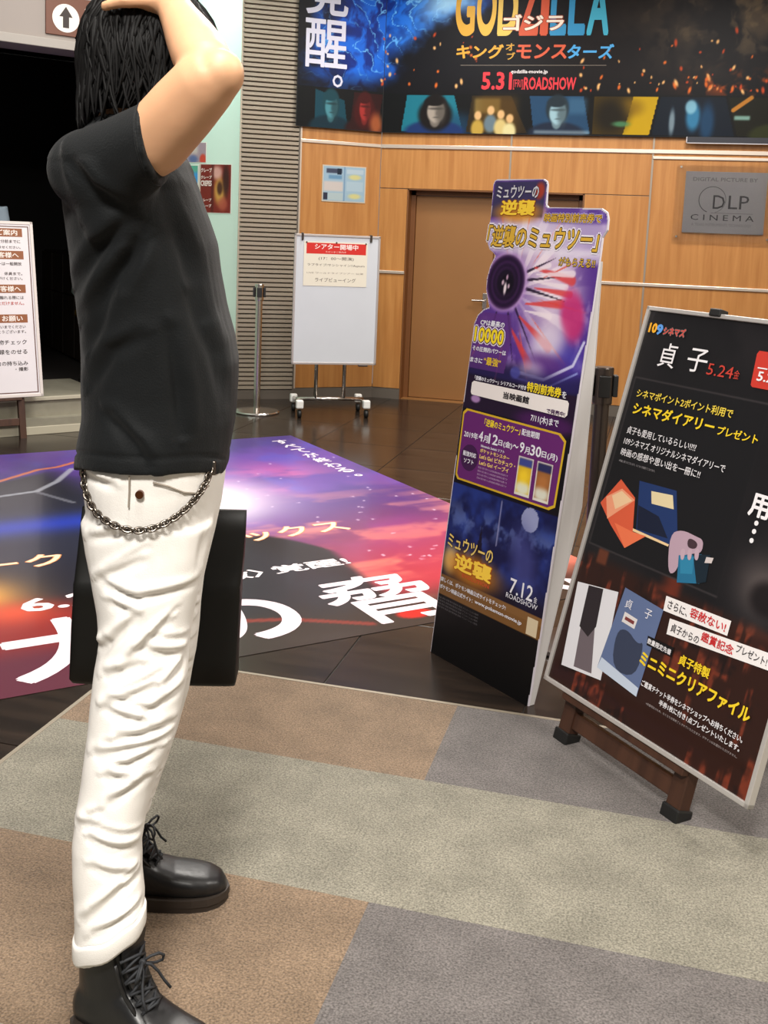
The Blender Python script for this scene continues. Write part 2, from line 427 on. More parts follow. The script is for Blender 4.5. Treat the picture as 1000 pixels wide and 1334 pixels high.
# angled wood panel left of the door
PA = Vector((-2.81, 8.0, 0)); PB = Vector((-2.265, 8.4, 0)); PL = (PB - PA).length
ML = frame(PA, PB - PA, (0, 0, 1))        # local x along, y up, z towards the lobby
wl = structure(MB().box((0, 0, -.12), (PL, 3.55, -.012)).build('wall_left_angled', M_SEAM, M=ML))
for y0, y1 in ((.085, 1.036), (1.036, 2.035), (2.035, 3.53)):
    MB().box((.012, y0 + .003, -.013), (PL - .001, y1 - .003, 0), .0015).build('panel', M_WALLWOOD_Y, wl)
for y in (2.035, 1.036): MB().box((0, y - .013, -.001), (PL, y + .013, .01), .003).build('rail', M_RAIL if y > 2 else M_SEAM, wl)
MB().box((0, 0, -.006), (.012, 3.53, .006)).build('corner_strip', M_RAIL, wl)
bs = structure(MB().box((0, 0, -.01), (PL, .083, .007)).build('baseboard_left', M_BASE, M=ML))

# slatted wall: one slat after the other
SA = Vector((-3.21, 7.76, 0)); SL = (PA - SA).length
MS = frame(SA, PA - SA, (0, 0, 1))
ws = structure(MB().box((0, 0, -.1), (SL, 3.55, -.02)).build('wall_slatted', M_SLATBACK, M=MS))
slat_me = MB().add([(.004, 0, -.02), (SL - .012, 0, -.02), (SL - .012, .004, .004), (.004, .004, .004), (.004, .026, .006), (SL - .012, .026, .006), (SL - .012, .030, -.02), (.004, .030, -.02)],
                   [(0, 1, 2, 3), (3, 2, 5, 4), (4, 5, 6, 7), (0, 3, 4, 7), (1, 6, 5, 2), (0, 7, 6, 1)]).mesh('slat')
for k in range(98): put('slat', slat_me, ws, M_SLAT, loc=(0, .075 + k * .0355, 0))
MB().box((0, 0, -.02), (SL, .07, .012)).build('plinth', M_BASE, ws)
MB().box((-.006, 0, -.04), (.004, 3.55, .012)).build('edge_strip', M_SLAT, ws)
MB().box((SL - .012, 0, -.02), (SL, 3.55, .008)).build('edge_strip', M_BASE, ws)

# pale mint wall of the alcove
NA = Vector((-4.3, 7.95, 0)); NL = (SA - NA).length
MN = frame(NA, SA - NA, (0, 0, 1))
wm = structure(MB().box((0, 0, -.1), (NL, 3.55, 0)).build('wall_alcove', M_MINT, M=MN))
structure(MB().box((0, 0, 0), (NL, .08, .01)).build('baseboard_alcove', M_BASE, M=MN))

# ------------------------------------------------------------------ entrance on the left
P0 = Vector((-3.70, 6.0, 0)); EU = Vector((.640, .768, 0)); EI = Vector((-.768, .640, 0))
ME = frame(P0, EU, (0, 0, 1))             # local x along the opening, y up, z towards the lobby
hd = structure(MB().box((-2.4, 2.44, -.25), (.46, 3.55, 0)).build('wall_entrance_header', M_HEADER, M=ME))
MB().box((-2.4, 2.385, -.25), (.46, 2.44, .02), .004).build('header_trim', mat('pale_header_trim', rgb(158, 153, 146), .5), hd)
structure(MB().box((.34, 0, -.25), (.46, 2.44, 0)).build('wall_entrance_jamb', M_DARKWALL, M=ME))
E0 = P0 + EU * .46
J2 = Vector((-4.05, 7.9, 0)); MJ = frame(E0, J2 - E0, (0, 0, 1)); JL = (J2 - E0).length
structure(MB().box((0, 0, 0), (JL, 3.55, .08)).build('wall_entrance_side', M_MINT, M=MJ))
structure(MB().box((-2.4, 0, -4.1), (1.8, 2.9, -4.0)).box((-2.5, 0, -4.1), (-2.4, 3.5, 0)).build('wall_entrance_back', M_DARKWALL, M=ME))
st = structure(MB().box((-2.4, .0, -.22), (.34, .10, .06)).box((-2.4, 0, -.75), (.34, .226, -.02)).build('floor_entrance_steps', M_STEP, M=ME))
MB().box((-2.4, .205, -.03), (.34, .228, .0), .003).build('step_nosing', M_STEPNOSE, st)
MB().box((-2.4, .0, .052), (.34, .052, .066), .003).build('step_nosing', M_STEPNOSE, st)
def e2w(a, d): p = P0 + EU * a + EI * d; return (p.x, p.y)
structure(MB().prism([e2w(-2.4, .75), e2w(.40, .75), (-3.62, 6.70), (-4.02, 7.85), e2w(1.75, 1.95), e2w(1.75, 4.0), e2w(-2.4, 4.0)], 0, .222).build('floor_entrance', M_FLOORDARK))
structure(MB().prism([e2w(-2.4, .25), e2w(.44, .25), (-3.62, 6.70), (-4.02, 7.85), e2w(1.75, 1.95), e2w(1.75, 4.0), e2w(-2.4, 4.0)], 2.9, 2.98).build('ceiling_entrance', M_DARKWALL))
q0 = Vector((*e2w(.46, .02), 0)); q1 = Vector((-4.09, 7.92, 0)); q2 = Vector((*e2w(1.75, 4.0), 0))
structure(MB().box((0, 0, -.02), ((q1 - q0).length, 3.5, 0)).build('wall_entrance_lining', M_DARKWALL, M=frame(q0, q1 - q0, (0, 0, 1)) @ Matrix.Translation((0, 0, -.0))))
structure(MB().box((0, 0, -.05), ((q2 - q1).length, 3.5, 0)).build('wall_entrance_right', M_DARKWALL, M=frame(q1, q2 - q1, (0, 0, 1))))

# hanging direction sign on the header
sg = thing('direction_sign', 'brown direction sign with an up arrow in a white disc above the dark entrance', 'sign', tuple(P0 + Vector((0, 0, 2.57))))
MSg = rel(P0 + Vector((0, 0, 2.57)), ME)
pl = MB().box((-.072, 2.468, .0), (.30, 2.70, .012), .002).build('plate', mat('sign_brown', rgb(104, 62, 44), .5), sg, MSg)
MB().lathe([(0, 0), (.084, 0), (.084, .002), (0, .002)], 40, (.051, 2.572, .012)).build('white_disc', mat('sign_white', rgb(232, 226, 218), .5), sg, MSg)
MB().prism([(.032, 2.515), (.07, 2.515), (.07, 2.58), (.092, 2.58), (.051, 2.640), (.010, 2.58), (.032, 2.58)], .0142, .016).build('arrow', mat('sign_arrow', rgb(40, 28, 24), .5), sg, MSg)
txt(pl, '7', .17, 2.535, .075, .11, (228, 222, 214), z=.0135, bold=.02)

# dark cabinet inside the entrance with a brass lock
ca = Vector((-5.37, 8.46, .222)); cb = Vector((-4.30, 7.38, .222)); CLn = (cb - ca).length
MC = frame(ca, cb - ca, (0, 0, 1))
cab = thing('dark_cabinet', 'very dark wooden cabinet with a brass lock inside the dim entrance', 'cabinet', tuple((ca + cb) / 2))
Mc = rel((ca + cb) / 2, MC)
M_DKWOOD = wood('near_black_wood', rgb(30, 22, 16), rgb(44, 34, 25), (30, 2, 30), .5)
MB().box((0, 0, -.4), (CLn, .86, -.02), .004).build('body', M_DKWOOD, cab, Mc)
for k in range(4):
    w = CLn / 4
    d = MB().box((k * w + .004, .02, -.02), ((k + 1) * w - .004, .515, 0), .003).build('door', M_DKWOOD, cab, Mc)
    d2 = MB().box((k * w + .004, .525, -.02), ((k + 1) * w - .004, .845, 0), .003).build('drawer', M_DKWOOD, cab, Mc)
MB().lathe([(0, 0), (.034, 0), (.034, .006), (.018, .016), (0, .018)], 24, (CLn - .29, .395, 0)).build('lock', mat('brass', rgb(190, 150, 50), .35, .9), cab, Mc)
pp = tag(MB().prism([(CLn - .46, .55), (CLn - .33, .52), (CLn - .36, .78)], .001, .003).build('paper_slip', M_MINT, M=MC), 'pale triangular paper slip stuck on the dark cabinet', 'paper')

# ceiling
structure(MB().box((-6.5, -2.5, 3.56), (4.0, 9.2, 3.66)).build('ceiling', mat('ceiling_white', rgb(226, 220, 210), .8)))

# ------------------------------------------------------------------ film banner on the back wall (bends round the corner)
def face(A, cx, cy, w, h, skin, hair, shirt, back, long=False):
    """generic portrait: shoulders, hair, a face lit from one side"""
    w = w * .8; A.ell(cx, cy - h * .60, w * 1.0, h * .34, shirt, 1, .15)
    if long: A.ell(cx, cy - h * .1, w * .56, h * .46, hair, 1, .2)
    A.ell(cx, cy - h * .26, w * .17, h * .2, tuple(c * .7 for c in skin), 1, .2)
    A.ell(cx, cy + h * .10, w * .40, h * .40, hair, 1, .15)
    A.ell(cx + w * .02, cy - h * .01, w * .29, h * .33, skin, 1, .15)
    A.ell(cx + w * .19, cy - h * .03, w * .17, h * .32, tuple(c * .45 for c in skin), .75, .6)
    A.ell(cx + w * .02, cy + h * .07, w * .26, h * .035, tuple(c * .4 for c in skin), .8, .6)
    A.ell(cx + w * .06, cy - h * .06, w * .04, h * .06, tuple(c * .6 for c in skin), .7, .6)
    A.ell(cx + w * .03, cy - h * .18, w * .10, h * .02, tuple(c * .45 for c in skin), .7, .6)
    A.ell(cx - w * .04, cy + h * .27, w * .32, h * .13, hair, 1, .2)
BZ0, BZ1 = 2.143, 3.45
BR_ = 2.45
bn = thing('film_banner', 'wide dark film banner with blue energy, gold title and film stills on the wood wall', 'banner', (-.8, 8.36, BZ0))
M_PRINT = print_mat('banner_print', .5, .15)
MBn = frame((0, 8.368, 0), (1, 0, 0), (0, 0, 1)); MBn_r = rel((-.8, 8.36, BZ0), MBn)
XC = -2.262
def stills(A):
    def trap(x0b, x1b, x0t, x1t, col): A.poly([(x0b, 2.15), (x1b, 2.15), (x1t, 2.432), (x0t, 2.432)], col)
    A.rect(-9, 2.0, 9, 2.446, (8, 10, 12))
    trap(-2.10, -1.605, -2.06, -1.685, (24, 104, 122)); A.ell(-1.7, 2.2, .2, .1, (20, 60, 90), .7, .6)
    face(A, -1.83, 2.31, .30, .27, (150, 140, 130), (18, 14, 14), (22, 44, 92), None, True)
    trap(-1.58, -1.10, -1.54, -1.24, (40, 30, 14)); A.rect(-1.52, 2.3, -1.32, 2.41, (120, 100, 52), .9, .02)
    A.rect(-1.48, 2.15, -1.18, 2.43, (96, 66, 20), .5, .05)
    for cx, cy, c in ((-1.49, 2.24, (170, 140, 60)), (-1.39, 2.28, (92, 110, 120)), (-1.31, 2.25, (190, 170, 110)), (-1.24, 2.22, (200, 190, 140))):
        A.ell(cx, cy - .06, .05, .07, c, 1, .3); A.ell(cx, cy + .04, .028, .034, (200, 160, 110), 1, .3)
    trap(-1.05, -.625, -1.095, -.69, (30, 62, 92)); A.rect(-.8, 2.3, -.66, 2.42, (60, 100, 130), .6, .03)
    face(A, -.88, 2.31, .27, .27, (140, 172, 184), (30, 42, 50), (24, 34, 52), None)
    A.rect(-1.05, 2.15, -.63, 2.175, (170, 190, 196), .5, .015)
    trap(-.61, -.19, -.605, -.14, (58, 44, 10)); A.poly([(-.38, 2.15), (-.19, 2.15), (-.14, 2.43), (-.32, 2.43)], (196, 158, 16), .85)
    A.ell(-.34, 2.35, .09, .06, (120, 90, 12), .8, .7); A.ell(-.48, 2.29, .12, .12, (20, 16, 10), .9, .6); A.ell(-.4, 2.23, .06, .02, (70, 130, 90), .8, .6)
    trap(-.17, .42, -.12, .34, (10, 20, 32)); A.ell(.12, 2.29, .05, .1, (50, 120, 160), .9, .4); A.ell(.1, 2.36, .04, .05, (120, 170, 190), .9, .3)
    A.ell(.22, 2.25, .05, .13, (24, 60, 92), .9, .5); A.ell(-.03, 2.25, .02, .09, (130, 150, 160), .8, .5)
    trap(.44, 1.0, .36, .95, (20, 20, 12)); A.line([(.40, 2.34), (.52, 2.43)], .02, (170, 110, 40)); A.rect(.41, 2.27, .52, 2.30, (120, 160, 150), .9, .01)
    face(A, .72, 2.32, .25, .27, (120, 70, 44), (20, 14, 10), (40, 44, 20), None)
    trap(1.05, 1.6, 1.0, 1.55, (60, 20, 20)); face(A, 1.3, 2.31, .27, .27, (160, 110, 90), (16, 12, 12), (40, 20, 20), None, True)
    trap(1.65, 2.2, 1.62, 2.15, (20, 70, 90)); face(A, 1.9, 2.31, .27, .27, (150, 130, 120), (16, 12, 12), (30, 34, 60), None)
def energy(A, sh=0.):
    """blue discharge, smoke and embers; sh = shift of x so that the bent part continues the picture"""
    X = A.X + sh; Y = A.Y
    n = fbm(X * 4, Y * 4, 3); n2 = fbm(X * 11 + n * 3, Y * 9, 9)
    A.mix(np.ones_like(X), (14, 14, 20))
    sm = sst(-.9, .6, X) * sst(2.4, 3.0, Y) * sst(.35, .65, n)
    A.mix(sm * .75, (92, 78, 60)); A.mix(sst(-.6, .3, X) * sst(.5, .75, n2) * .5 * sst(2.5, 2.9, Y), (128, 108, 78))
    A.mix((1 - sst(-1.0, 2.0, X)) * 0.25 * sst(-1.6, -.7, X), (50, 36, 24))
    edge = X - (-1.43 + (Y - 3.14) * 1.42)          # right border of the blue area (slants)
    blue = (1 - sst(-.25, .08, edge + (n - .5) * .5)) * sst(-3.0, -2.55, X + (n2 - .5) * .3)
    A.mix(blue * .95, (8, 40, 130)); A.mix(blue * sst(.35, .65, n2) * .95, (24, 104, 220))
    st = np.abs(np.sin((X * .75 + Y * .66) * 21 + n * 9 + n2 * 4)); A.mix(blue * (1 - sst(0, .22, st)) * sst(.3, .5, n) * .95, (120, 196, 250))
    A.mix(np.exp(-((X + 1.75) ** 2 + (Y - 3.1) ** 2) / .05) * blue, (170, 220, 255)); A.mix(np.exp(-((X + 2.0) ** 2 / .06 + (Y - 2.78) ** 2 / .03)) * blue * .6, (70, 150, 235))
    A.mix((1 - sst(2.44, 2.62, Y)) * .65, (10, 10, 14))
    rs = np.random.RandomState(4)
    for k in range(110):
        if rs.rand() < .72: ex, ey = rs.uniform(-.75, .9), 2.47 + abs(rs.normal(0, .16))
        else: ex, ey = rs.uniform(-2.3, -1.5), rs.uniform(2.5, 2.9)
        r = rs.uniform(.004, .011); c = ((230, 110, 40), (250, 190, 120), (200, 70, 30))[rs.randint(3)]
        A.ell(ex - sh, ey, r, r * rs.uniform(1, 2.6), c, .9, .6, rs.uniform(-.6, .6))
    A.mix(np.exp(-((X - .45) ** 2 / .1 + (Y - 2.52) ** 2 / .008)) * sst(.4, .6, n2) * .8, (190, 80, 24))
A = Art(XC, BZ0, BR_, BZ1, .0065); energy(A); stills(A)
b1 = A.obj('picture_sheet', M_PRINT, bn, MBn_r)
MB().box((XC, BZ0 - .004, -.006), (BR_, BZ1 + .004, -.0012)).build('banner_cloth', mat('banner_cloth_black', rgb(16, 16, 18), .7), bn, MBn_r)
MBl = ML @ Matrix.Translation((0, 0, .034)); MBl_r = rel((-.8, 8.36, BZ0), MBl)
A = Art(-.045, BZ0, PL - .015, BZ1, .0055); energy(A, XC - PL)
A.rect(-1, 2, 2, 2.446, (8, 10, 12)); A.poly([(.10, 2.15), (.37, 2.15), (.34, 2.36), (.1, 2.43)], (16, 60, 74))
face(A, .23, 2.31, .22, .27, (70, 128, 140), (20, 60, 70), (14, 40, 52), None)
A.poly([(.39, 2.15), (.62, 2.15), (.66, 2.432), (.42, 2.432)], (40, 12, 12)); face(A, .51, 2.31, .2, .27, (150, 44, 40), (60, 14, 14), (40, 14, 14), None, True)
A.ell(.61, 2.2, .05, .08, (170, 92, 50), .8, .6)
b2 = A.obj('picture_sheet', M_PRINT, bn, MBl_r)
MB().box((-.05, BZ0 - .004, -.006), (PL - .01, BZ1 + .004, -.0012)).build('banner_cloth', MATS['banner_cloth_black'], bn, MBl_r)
WHT = (226, 226, 236)
txt(b2, '覚', .005, 2.985, .34, .40, (206, 206, 224), bold=.012); txt(b2, '醒', .005, 2.59, .345, .365, (214, 214, 232), bold=.012); txt(b2, '。', .235, 2.455, .085, .095, (206, 206, 224), bold=.005)
GC = [(214, 160, 40), (226, 176, 60), (230, 190, 84), (214, 90, 60), (206, 80, 44), (212, 110, 70), (40, 140, 190), (60, 170, 200)]
gx = -1.704; gw = [.165, .165, .165, .075, .16, .15, .135, .17]
for ch, c, w in zip('GODZILLA', [GC[0], GC[1], GC[2], GC[4], GC[4], GC[6], GC[6], GC[7]], [.165, .165, .165, .16, .075, .135, .14, .175]):
    txt(b1, ch, gx, 2.876, w - .012, .42, c, bold=.035); gx += w
txt(b1, 'ゴジラ', -1.33, 2.915, .46, .12, (240, 226, 210), z=.002, bold=.03, outline=((150, 60, 30), .07))
for s, x, w, c in (('キング', -1.685, .365, (216, 156, 40)), ('モンス', -1.22, .385, (206, 84, 50)), ('ターズ', -.835, .345, (70, 160, 220))):
    txt(b1, s, x, 2.707, w, .108, c, bold=.03, shear=.05)
txt(b1, 'オ', -1.30, 2.768, .065, .055, (200, 150, 50), bold=.02); txt(b1, 'ブ', -1.29, 2.70, .065, .055, (200, 150, 50), bold=.02)
MB().box((-1.645, 2.657, .0006), (-.535, 2.661, .001)).build('rule_line', ink(120, 110, 100), b1)
txt(b1, 'godzilla-movie.jp', -1.251, 2.592, .281, .034, (226, 220, 220), bold=.02)
txt(b1, '5.31', -1.474, 2.475, .236, .135, (206, 40, 52), bold=.03); txt(b1, '[FRI]', -1.228, 2.478, .075, .075, (190, 40, 50), bold=.01); txt(b1, 'ROADSHOW', -1.147, 2.477, .396, .095, (206, 40, 52), bold=.03)

# second banner hung over the right end
b3 = thing('still_banner', 'narrow dark banner edge with a white border hung lower at the right', 'banner', (1.2, 8.35, 2.1))
MB().box((.088, 8.345, 2.1), (2.3, 8.352, 2.143)).build('cloth_edge', mat('banner_navy', rgb(26, 28, 40), .5), b3, rel((1.2, 8.35, 2.1), Matrix()))
MB().box((.084, 8.3435, 2.095), (2.304, 8.3505, 2.101)).box((.084, 8.3435, 2.095), (.09, 8.3505, 2.143)).build('white_border', mat('banner_border', rgb(190, 186, 190), .5), b3, rel((1.2, 8.35, 2.1), Matrix()))

# ------------------------------------------------------------------ cinema plaque
plq = thing('cinema_plaque', 'grey metal plaque behind a clear acrylic plate screwed to the wood wall', 'plaque', (.38, 8.39, 1.667))
MP = frame((0, 8.396, 0), (1, 0, 0), (0, 0, 1)); MPr = rel((.38, 8.39, 1.667), MP)
pm = MB().box((.102, 1.443, .012), (.682, 1.895, .016), .001).build('metal_plate', mat('satin_plate', rgb(138, 135, 138), .35, .5, noise=(6, .04)), plq, MPr)
acr = mat('clear_acrylic', (1, 1, 1), .03, Transmission_Weight=1.0, IOR=1.3)
MB().box((.036, 1.38, .018), (.742, 1.954, .024), .002).build('acrylic_plate', acr, plq, MPr)
for x in (.065, .713):
    for y in (1.41, 1.925): MB().lathe([(0, 0), (.009, 0), (.009, .03), (.006, .034), (0, .034)], 14, (x, y, 0)).build('screw', M_STEEL, plq, MPr)
DK = (44, 42, 46)
txt(pm, 'DIGITAL PICTURE BY', .156, 1.825, .458, .028, (96, 92, 96), z=.0166, bold=.01)
txt(pm, 'D', .31, 1.624, .085, .1, DK, z=.0166); txt(pm, 'LP', .42, 1.626, .145, .098, DK, z=.0166)
txt(pm, 'C I N E M A', .158, 1.538, .45, .042, DK, z=.0166); txt(pm, 'A TEXAS INSTRUMENTS TECHNOLOGY', .167, 1.496, .428, .02, (110, 106, 110), z=.0166)
MB().tube([(.304 + .096 * math.cos(t), 1.69 + .096 * math.sin(t), .0165) for t in [math.radians(a) for a in range(-75, 251, 13)]], [.0012 + .0016 * (k / 25) for k in range(26)], 6).build('ring_mark', ink(*DK), plq, MPr)
MB().box((.30, 1.592, .016), (.60, 1.594, .0166)).build('rule_line', ink(*DK), plq, MPr)

# small notice on the angled panel
nt_ = thing('wall_notice', 'small pale blue printed notice sheet on the angled wood panel', 'notice', tuple(ML @ Vector((.37, 1.575, 0))))
MNr = rel(ML @ Vector((.37, 1.575, 0)), ML)
MB().box((.187, 1.576, .001), (.553, 1.861, .005)).build('mount', mat('notice_mount', rgb(188, 176, 158), .5), nt_, MNr)
A = Art(.196, 1.585, .544, 1.852, .004).fill((142, 168, 186)); A.rect(.366, 1.58, .376, 1.86, (110, 140, 168))
A.rect(.20, 1.66, .36, 1.735, (190, 178, 172), .9, .01); A.rect(.20, 1.59, .235, 1.645, (40, 42, 60)); A.rect(.24, 1.59, .36, 1.645, (160, 176, 180))
A.rect(.22, 1.80, .35, 1.835, (44, 48, 70), .9, .006); A.rect(.31, 1.79, .345, 1.84, (10, 26, 46)); A.rect(.24, 1.755, .35, 1.785, (80, 124, 160), .8, .008)
for y in (1.775, 1.625): A.ell(.46, y, .05, .02, (196, 188, 120), .9, .5)
A.rect(.39, 1.80, .53, 1.835, (170, 186, 196), .8, .005); A.rect(.39, 1.665, .53, 1.74, (160, 180, 192), .8, .005)
A.obj('notice_print', print_mat('paper_print', .5, .3), nt_, MNr, z=.0058)

# posters on the mint wall
def wall_poster(name, label, x0, y0, x1, y1, paint, z=.004):
    c = MN @ Vector(((x0 + x1) / 2, y0, 0)); o = thing(name, label, 'poster', tuple(c)); R_ = rel(c, MN)
    MB().box((x0, y0, .001), (x1, y1, z)).build('paper', mat('poster_paper', rgb(220, 214, 206), .5), o, R_)
    A = Art(x0 + .004, y0 + .004, x1 - .004, y1 - .004, .006); paint(A)
    return A.obj('picture_sheet', MATS['paper_print'], o, R_, z=z + .0008), z + .0016
def pc(A):
    A.fill((110, 34, 26)); A.ell(.93, 1.62, .05, .1, (190, 150, 70), .9, .5); A.ell(.93, 1.64, .025, .05, (60, 30, 20), .9, .4); A.ell(.9, 1.76, .05, .05, (210, 170, 160), .8, .5)
    A.ell(.985, 1.7, .03, .12, (40, 18, 14), .8, .5); A.ell(.96, 1.52, .04, .05, (160, 80, 60), .8, .5); A.rect(.735, 1.45, .75, 1.83, (190, 176, 166)); A.rect(.85, 1.45, .875, 1.83, (70, 20, 16), .7, .006)
p_, z_ = wall_poster('crepe_poster', 'dark red dessert poster with white lettering, nearest the slatted wall', .732, 1.447, 1.035, 1.825, pc)
for y, h in ((1.76, .04), (1.71, .03), (1.655, .05), (1.535, .03), (1.49, .03)): txt(p_, {.05: 'CREPES'}.get(h, 'クレープ'), .755, y, .1, h * .85, (226, 210, 204), z=z_, bold=.03)
def pb(A):
    A.fill((60, 134, 190)); A.rect(.5, 1.76, .75, 1.83, (90, 160, 120), .8, .02); A.ell(.66, 1.66, .05, .03, (30, 60, 90), .9, .5); A.ell(.6, 1.6, .08, .05, (120, 190, 220), .8, .6); A.ell(.69, 1.56, .03, .03, (200, 220, 230), .8, .5)
wall_poster('blue_poster', 'blue printed poster half hidden behind the dark red one', .45, 1.49, .728, 1.815, pb)
def p3(A):
    A.fill((150, 130, 140)); A.ell(.77, 1.86, .03, .04, (190, 60, 40), .9, .3); A.rect(.6, 1.9, .72, 1.97, (190, 180, 170), .8, .02); A.ell(.68, 1.86, .04, .03, (70, 90, 140), .8, .5)
wall_poster('collage_poster', 'small multicoloured poster above the blue one on the mint wall', .56, 1.832, .80, 1.99, p3)

# ------------------------------------------------------------------ floor graphic
MSt = frame((0, 0, .0), (.70711, .70711, 0), (-.70711, .70711, 0))
fs = thing('floor_sticker', 'large glossy floor graphic of a burning purple sky with white lettering', 'floor sticker', (-1.6, 4.4, 0))
MStr = rel((-1.6, 4.4, 0), MSt)
A = Art(-1.3, 2.985, 2.99, 6.245, .012); X, Y = A.X, A.Y
n = fbm(X * 1.6 + 5, Y * 1.6, 21); n2 = fbm(X * 5, Y * 3.2, 31); n3 = fbm(X * 2.2 + n2 * .8, Y * 5.5, 41)
A.fill((70, 52, 122)); A.mix(sst(.35, .65, n) * .7, (112, 70, 170)); A.mix(sst(.5, .75, n2) * .5 * sst(4.4, 5.2, Y), (74, 84, 190))
A.mix((1 - sst(3.3, 4.75, Y - .35 * (X - 2.3) + .25 * (n - .5))) * .95, (184, 50, 62)); A.mix((1 - sst(3.4, 4.6, Y)) * sst(.45, .68, n3) * .85, (236, 132, 110)); A.mix(sst(.5, .7, n3) * np.exp(-(Y - 4.4) ** 2 / .12) * .8, (240, 150, 130))
A.mix(np.exp(-((X - 2.45) ** 2 / .1 + (Y - 5.2) ** 2 / .1)) * sst(.35, .6, n3) * .8, (206, 96, 160)); A.mix(np.exp(-((X - 2.8) ** 2 / .05 + (Y - 4.6) ** 2 / .25)) * .55, (74, 50, 120))
A.mix(np.exp(-((X - 1.9) ** 2 / .16 + (Y - 4.95) ** 2 / .18)) * 1.0, (246, 214, 240)); A.mix(np.exp(-((X - 1.75) ** 2 / .1 + (Y - 4.75) ** 2 / .1)) * 1.1, (255, 250, 250))
A.mix(np.exp(-((X - 1.2) ** 2 / .3 + (Y - 6.1) ** 2 / .03)) * .7, (86, 60, 130))
# dark ridges
hill = (4.22 - 1.15 * np.abs(X - 1.86) ** 1.55 * np.where(X > 1.86, 3.2, .0)) - .0
m1 = (1 - sst(-.06, .02, Y - hill)) * (1 - sst(1.97, 2.04, X - .12 * (Y - 3.4))) * sst(1.2, 1.5, X)
A.mix(m1, (30, 26, 34))
ridge = 5.55 + .62 * (X - 1.0) - .5 * np.maximum(X - 1.3, 0)
m2 = (1 - sst(-.05, .05, Y - ridge)) * (1 - sst(1.42, 1.75, X + .25 * (Y - 4.6)))
A.mix(m2, (40, 42, 58)); A.mix(m2 * np.exp(-(Y - 4.72) ** 2 / .02) * .8, (40, 64, 190)); A.mix(m2 * sst(4.8, 5.4, Y) * .5, (30, 30, 36))
A.mix(m2 * (1 - sst(3.9, 4.4, Y)) * .8, (34, 32, 42))
A.line([(.3, 5.05), (.98, 5.29), (1.16, 5.33), (1.30, 5.5), (1.44, 5.76)], .022, (176, 180, 190), .75); A.line([(1.15, 5.33), (1.27, 5.05)], .018, (140, 142, 152), .6)
A.line([(.7, 5.3), (1.03, 5.6), (1.27, 5.80), (1.38, 5.83), (1.5, 5.92)], .02, (216, 120, 70), .85); A.mix(np.exp(-(Y - ridge - .1) ** 2 / .004) * m2 * 0, (0, 0, 0))
A.mix(np.exp(-((X - .62) ** 2 / .03 + (Y - 3.86) ** 2 / .05)), (240, 170, 70)); A.mix((1 - sst(3.55, 3.8, Y)) * (1 - sst(.9, 1.15, X)) * .85, (150, 40, 36)); A.mix((1 - sst(3.2, 3.42, Y)) * (1 - sst(.9, 1.15, X)) * .7, (70, 36, 60))
A.mix(np.exp(-((X - .72) ** 2 / .02 + (Y - 3.66) ** 2 / .012)) * .8, (226, 80, 44))
A.mix((1 - sst(3.05, 3.36, Y - .12 * n2)) * sst(1.0, 1.3, X), (48, 38, 34)); A.line([(1.3, 3.30), (1.55, 3.22), (1.8, 3.06)], .02, (150, 50, 40), .8); A.ell(1.99, 3.09, .07, .045, (190, 30, 24), 1, .2)
rs = np.random.RandomState(2)
for k in range(40): A.ell(rs.uniform(2.0, 2.95), rs.uniform(3.6, 5.6), .007, .009, (240, 220, 240), .7, .5)
stk = A.obj('picture_sheet', print_mat('floor_print', .3, .3, .08), fs, MStr, z=.0016)
for ch, x, y, w, h, b in (('最', .06, 3.06, .44, .44, .014), ('大', .61, 3.05, .47, .50, .03), ('の', 1.2, 3.08, .41, .40, .03), ('脅', 1.745, 3.04, .46, .49, .014), ('威', 2.32, 3.04, .46, .49, .014)):
    txt(stk, ch, x, y, w, h, (246, 228, 236), z=.0022, bold=b, rough=.3)
txt(stk, 'ダーク・フェニックス', .50, 4.125, 1.8, .165, (252, 226, 190), z=.0024, bold=.015, outline=((236, 150, 90), .04), rough=.3)
txt(stk, '6.21', .747, 3.64, .36, .135, (244, 232, 236), z=.0022, bold=.03, rough=.3)
txt(stk, '〈最強の敵〉', 1.06, 3.675, .62, .1, (246, 236, 240), z=.0022, bold=.03, rough=.3); txt(stk, '覚醒!', 1.72, 3.68, .34, .095, (246, 236, 240), z=.0022, bold=.025, rough=.3)
for k, ch in enumerate('すべてが終わる'): txt(stk, ch, 2.79, 6.01 - k * .142, .1, .115, (246, 236, 246), z=.0022, bold=.02, rough=.3)
txt(stk, '。', 2.83, 5.05, .05, .05, (246, 236, 246), z=.0022, bold=.02, rough=.3)

# ------------------------------------------------------------------ whiteboard on casters
WC = Vector((-2.31, 7.40, 0)); WU = Vector((.884, .467, 0)); MW = frame(WC, WU, (0, 0, 1)); MWr = rel(WC, MW)
wbd = thing('notice_whiteboard', 'white notice board on a wheeled steel stand with a red-headed sheet at its top', 'whiteboard', tuple(WC))
MB().box((-.285, .39, -.012), (.32, 1.308, .004)).build('panel', mat('white_panel', rgb(196, 200, 206), .35, noise=(4, .02)), wbd, MWr)
M_ALU = mat('aluminium_frame', rgb(196, 190, 188), .35, .6)
for a, b in (((-.297, .377, -.018), (-.283, 1.32, .01)), ((.318, .377, -.018), (.332, 1.32, .01)), ((-.297, .377, -.018), (.332, .393, .01)), ((-.297, 1.304, -.018), (.332, 1.32, .01))):
    MB().box(a, b, .002).build('frame_bar', M_ALU, wbd, MWr)
for x in (-.105, .105): MB().cyl((x, .125, -.03), (x, 1.25, -.03), .014, 14).build('post', M_STEEL, wbd, MWr, smooth=True)
MB().cyl((-.25, .118, -.03), (.256, .118, -.03), .014, 14).build('cross_bar', M_STEEL, wbd, MWr, smooth=True)
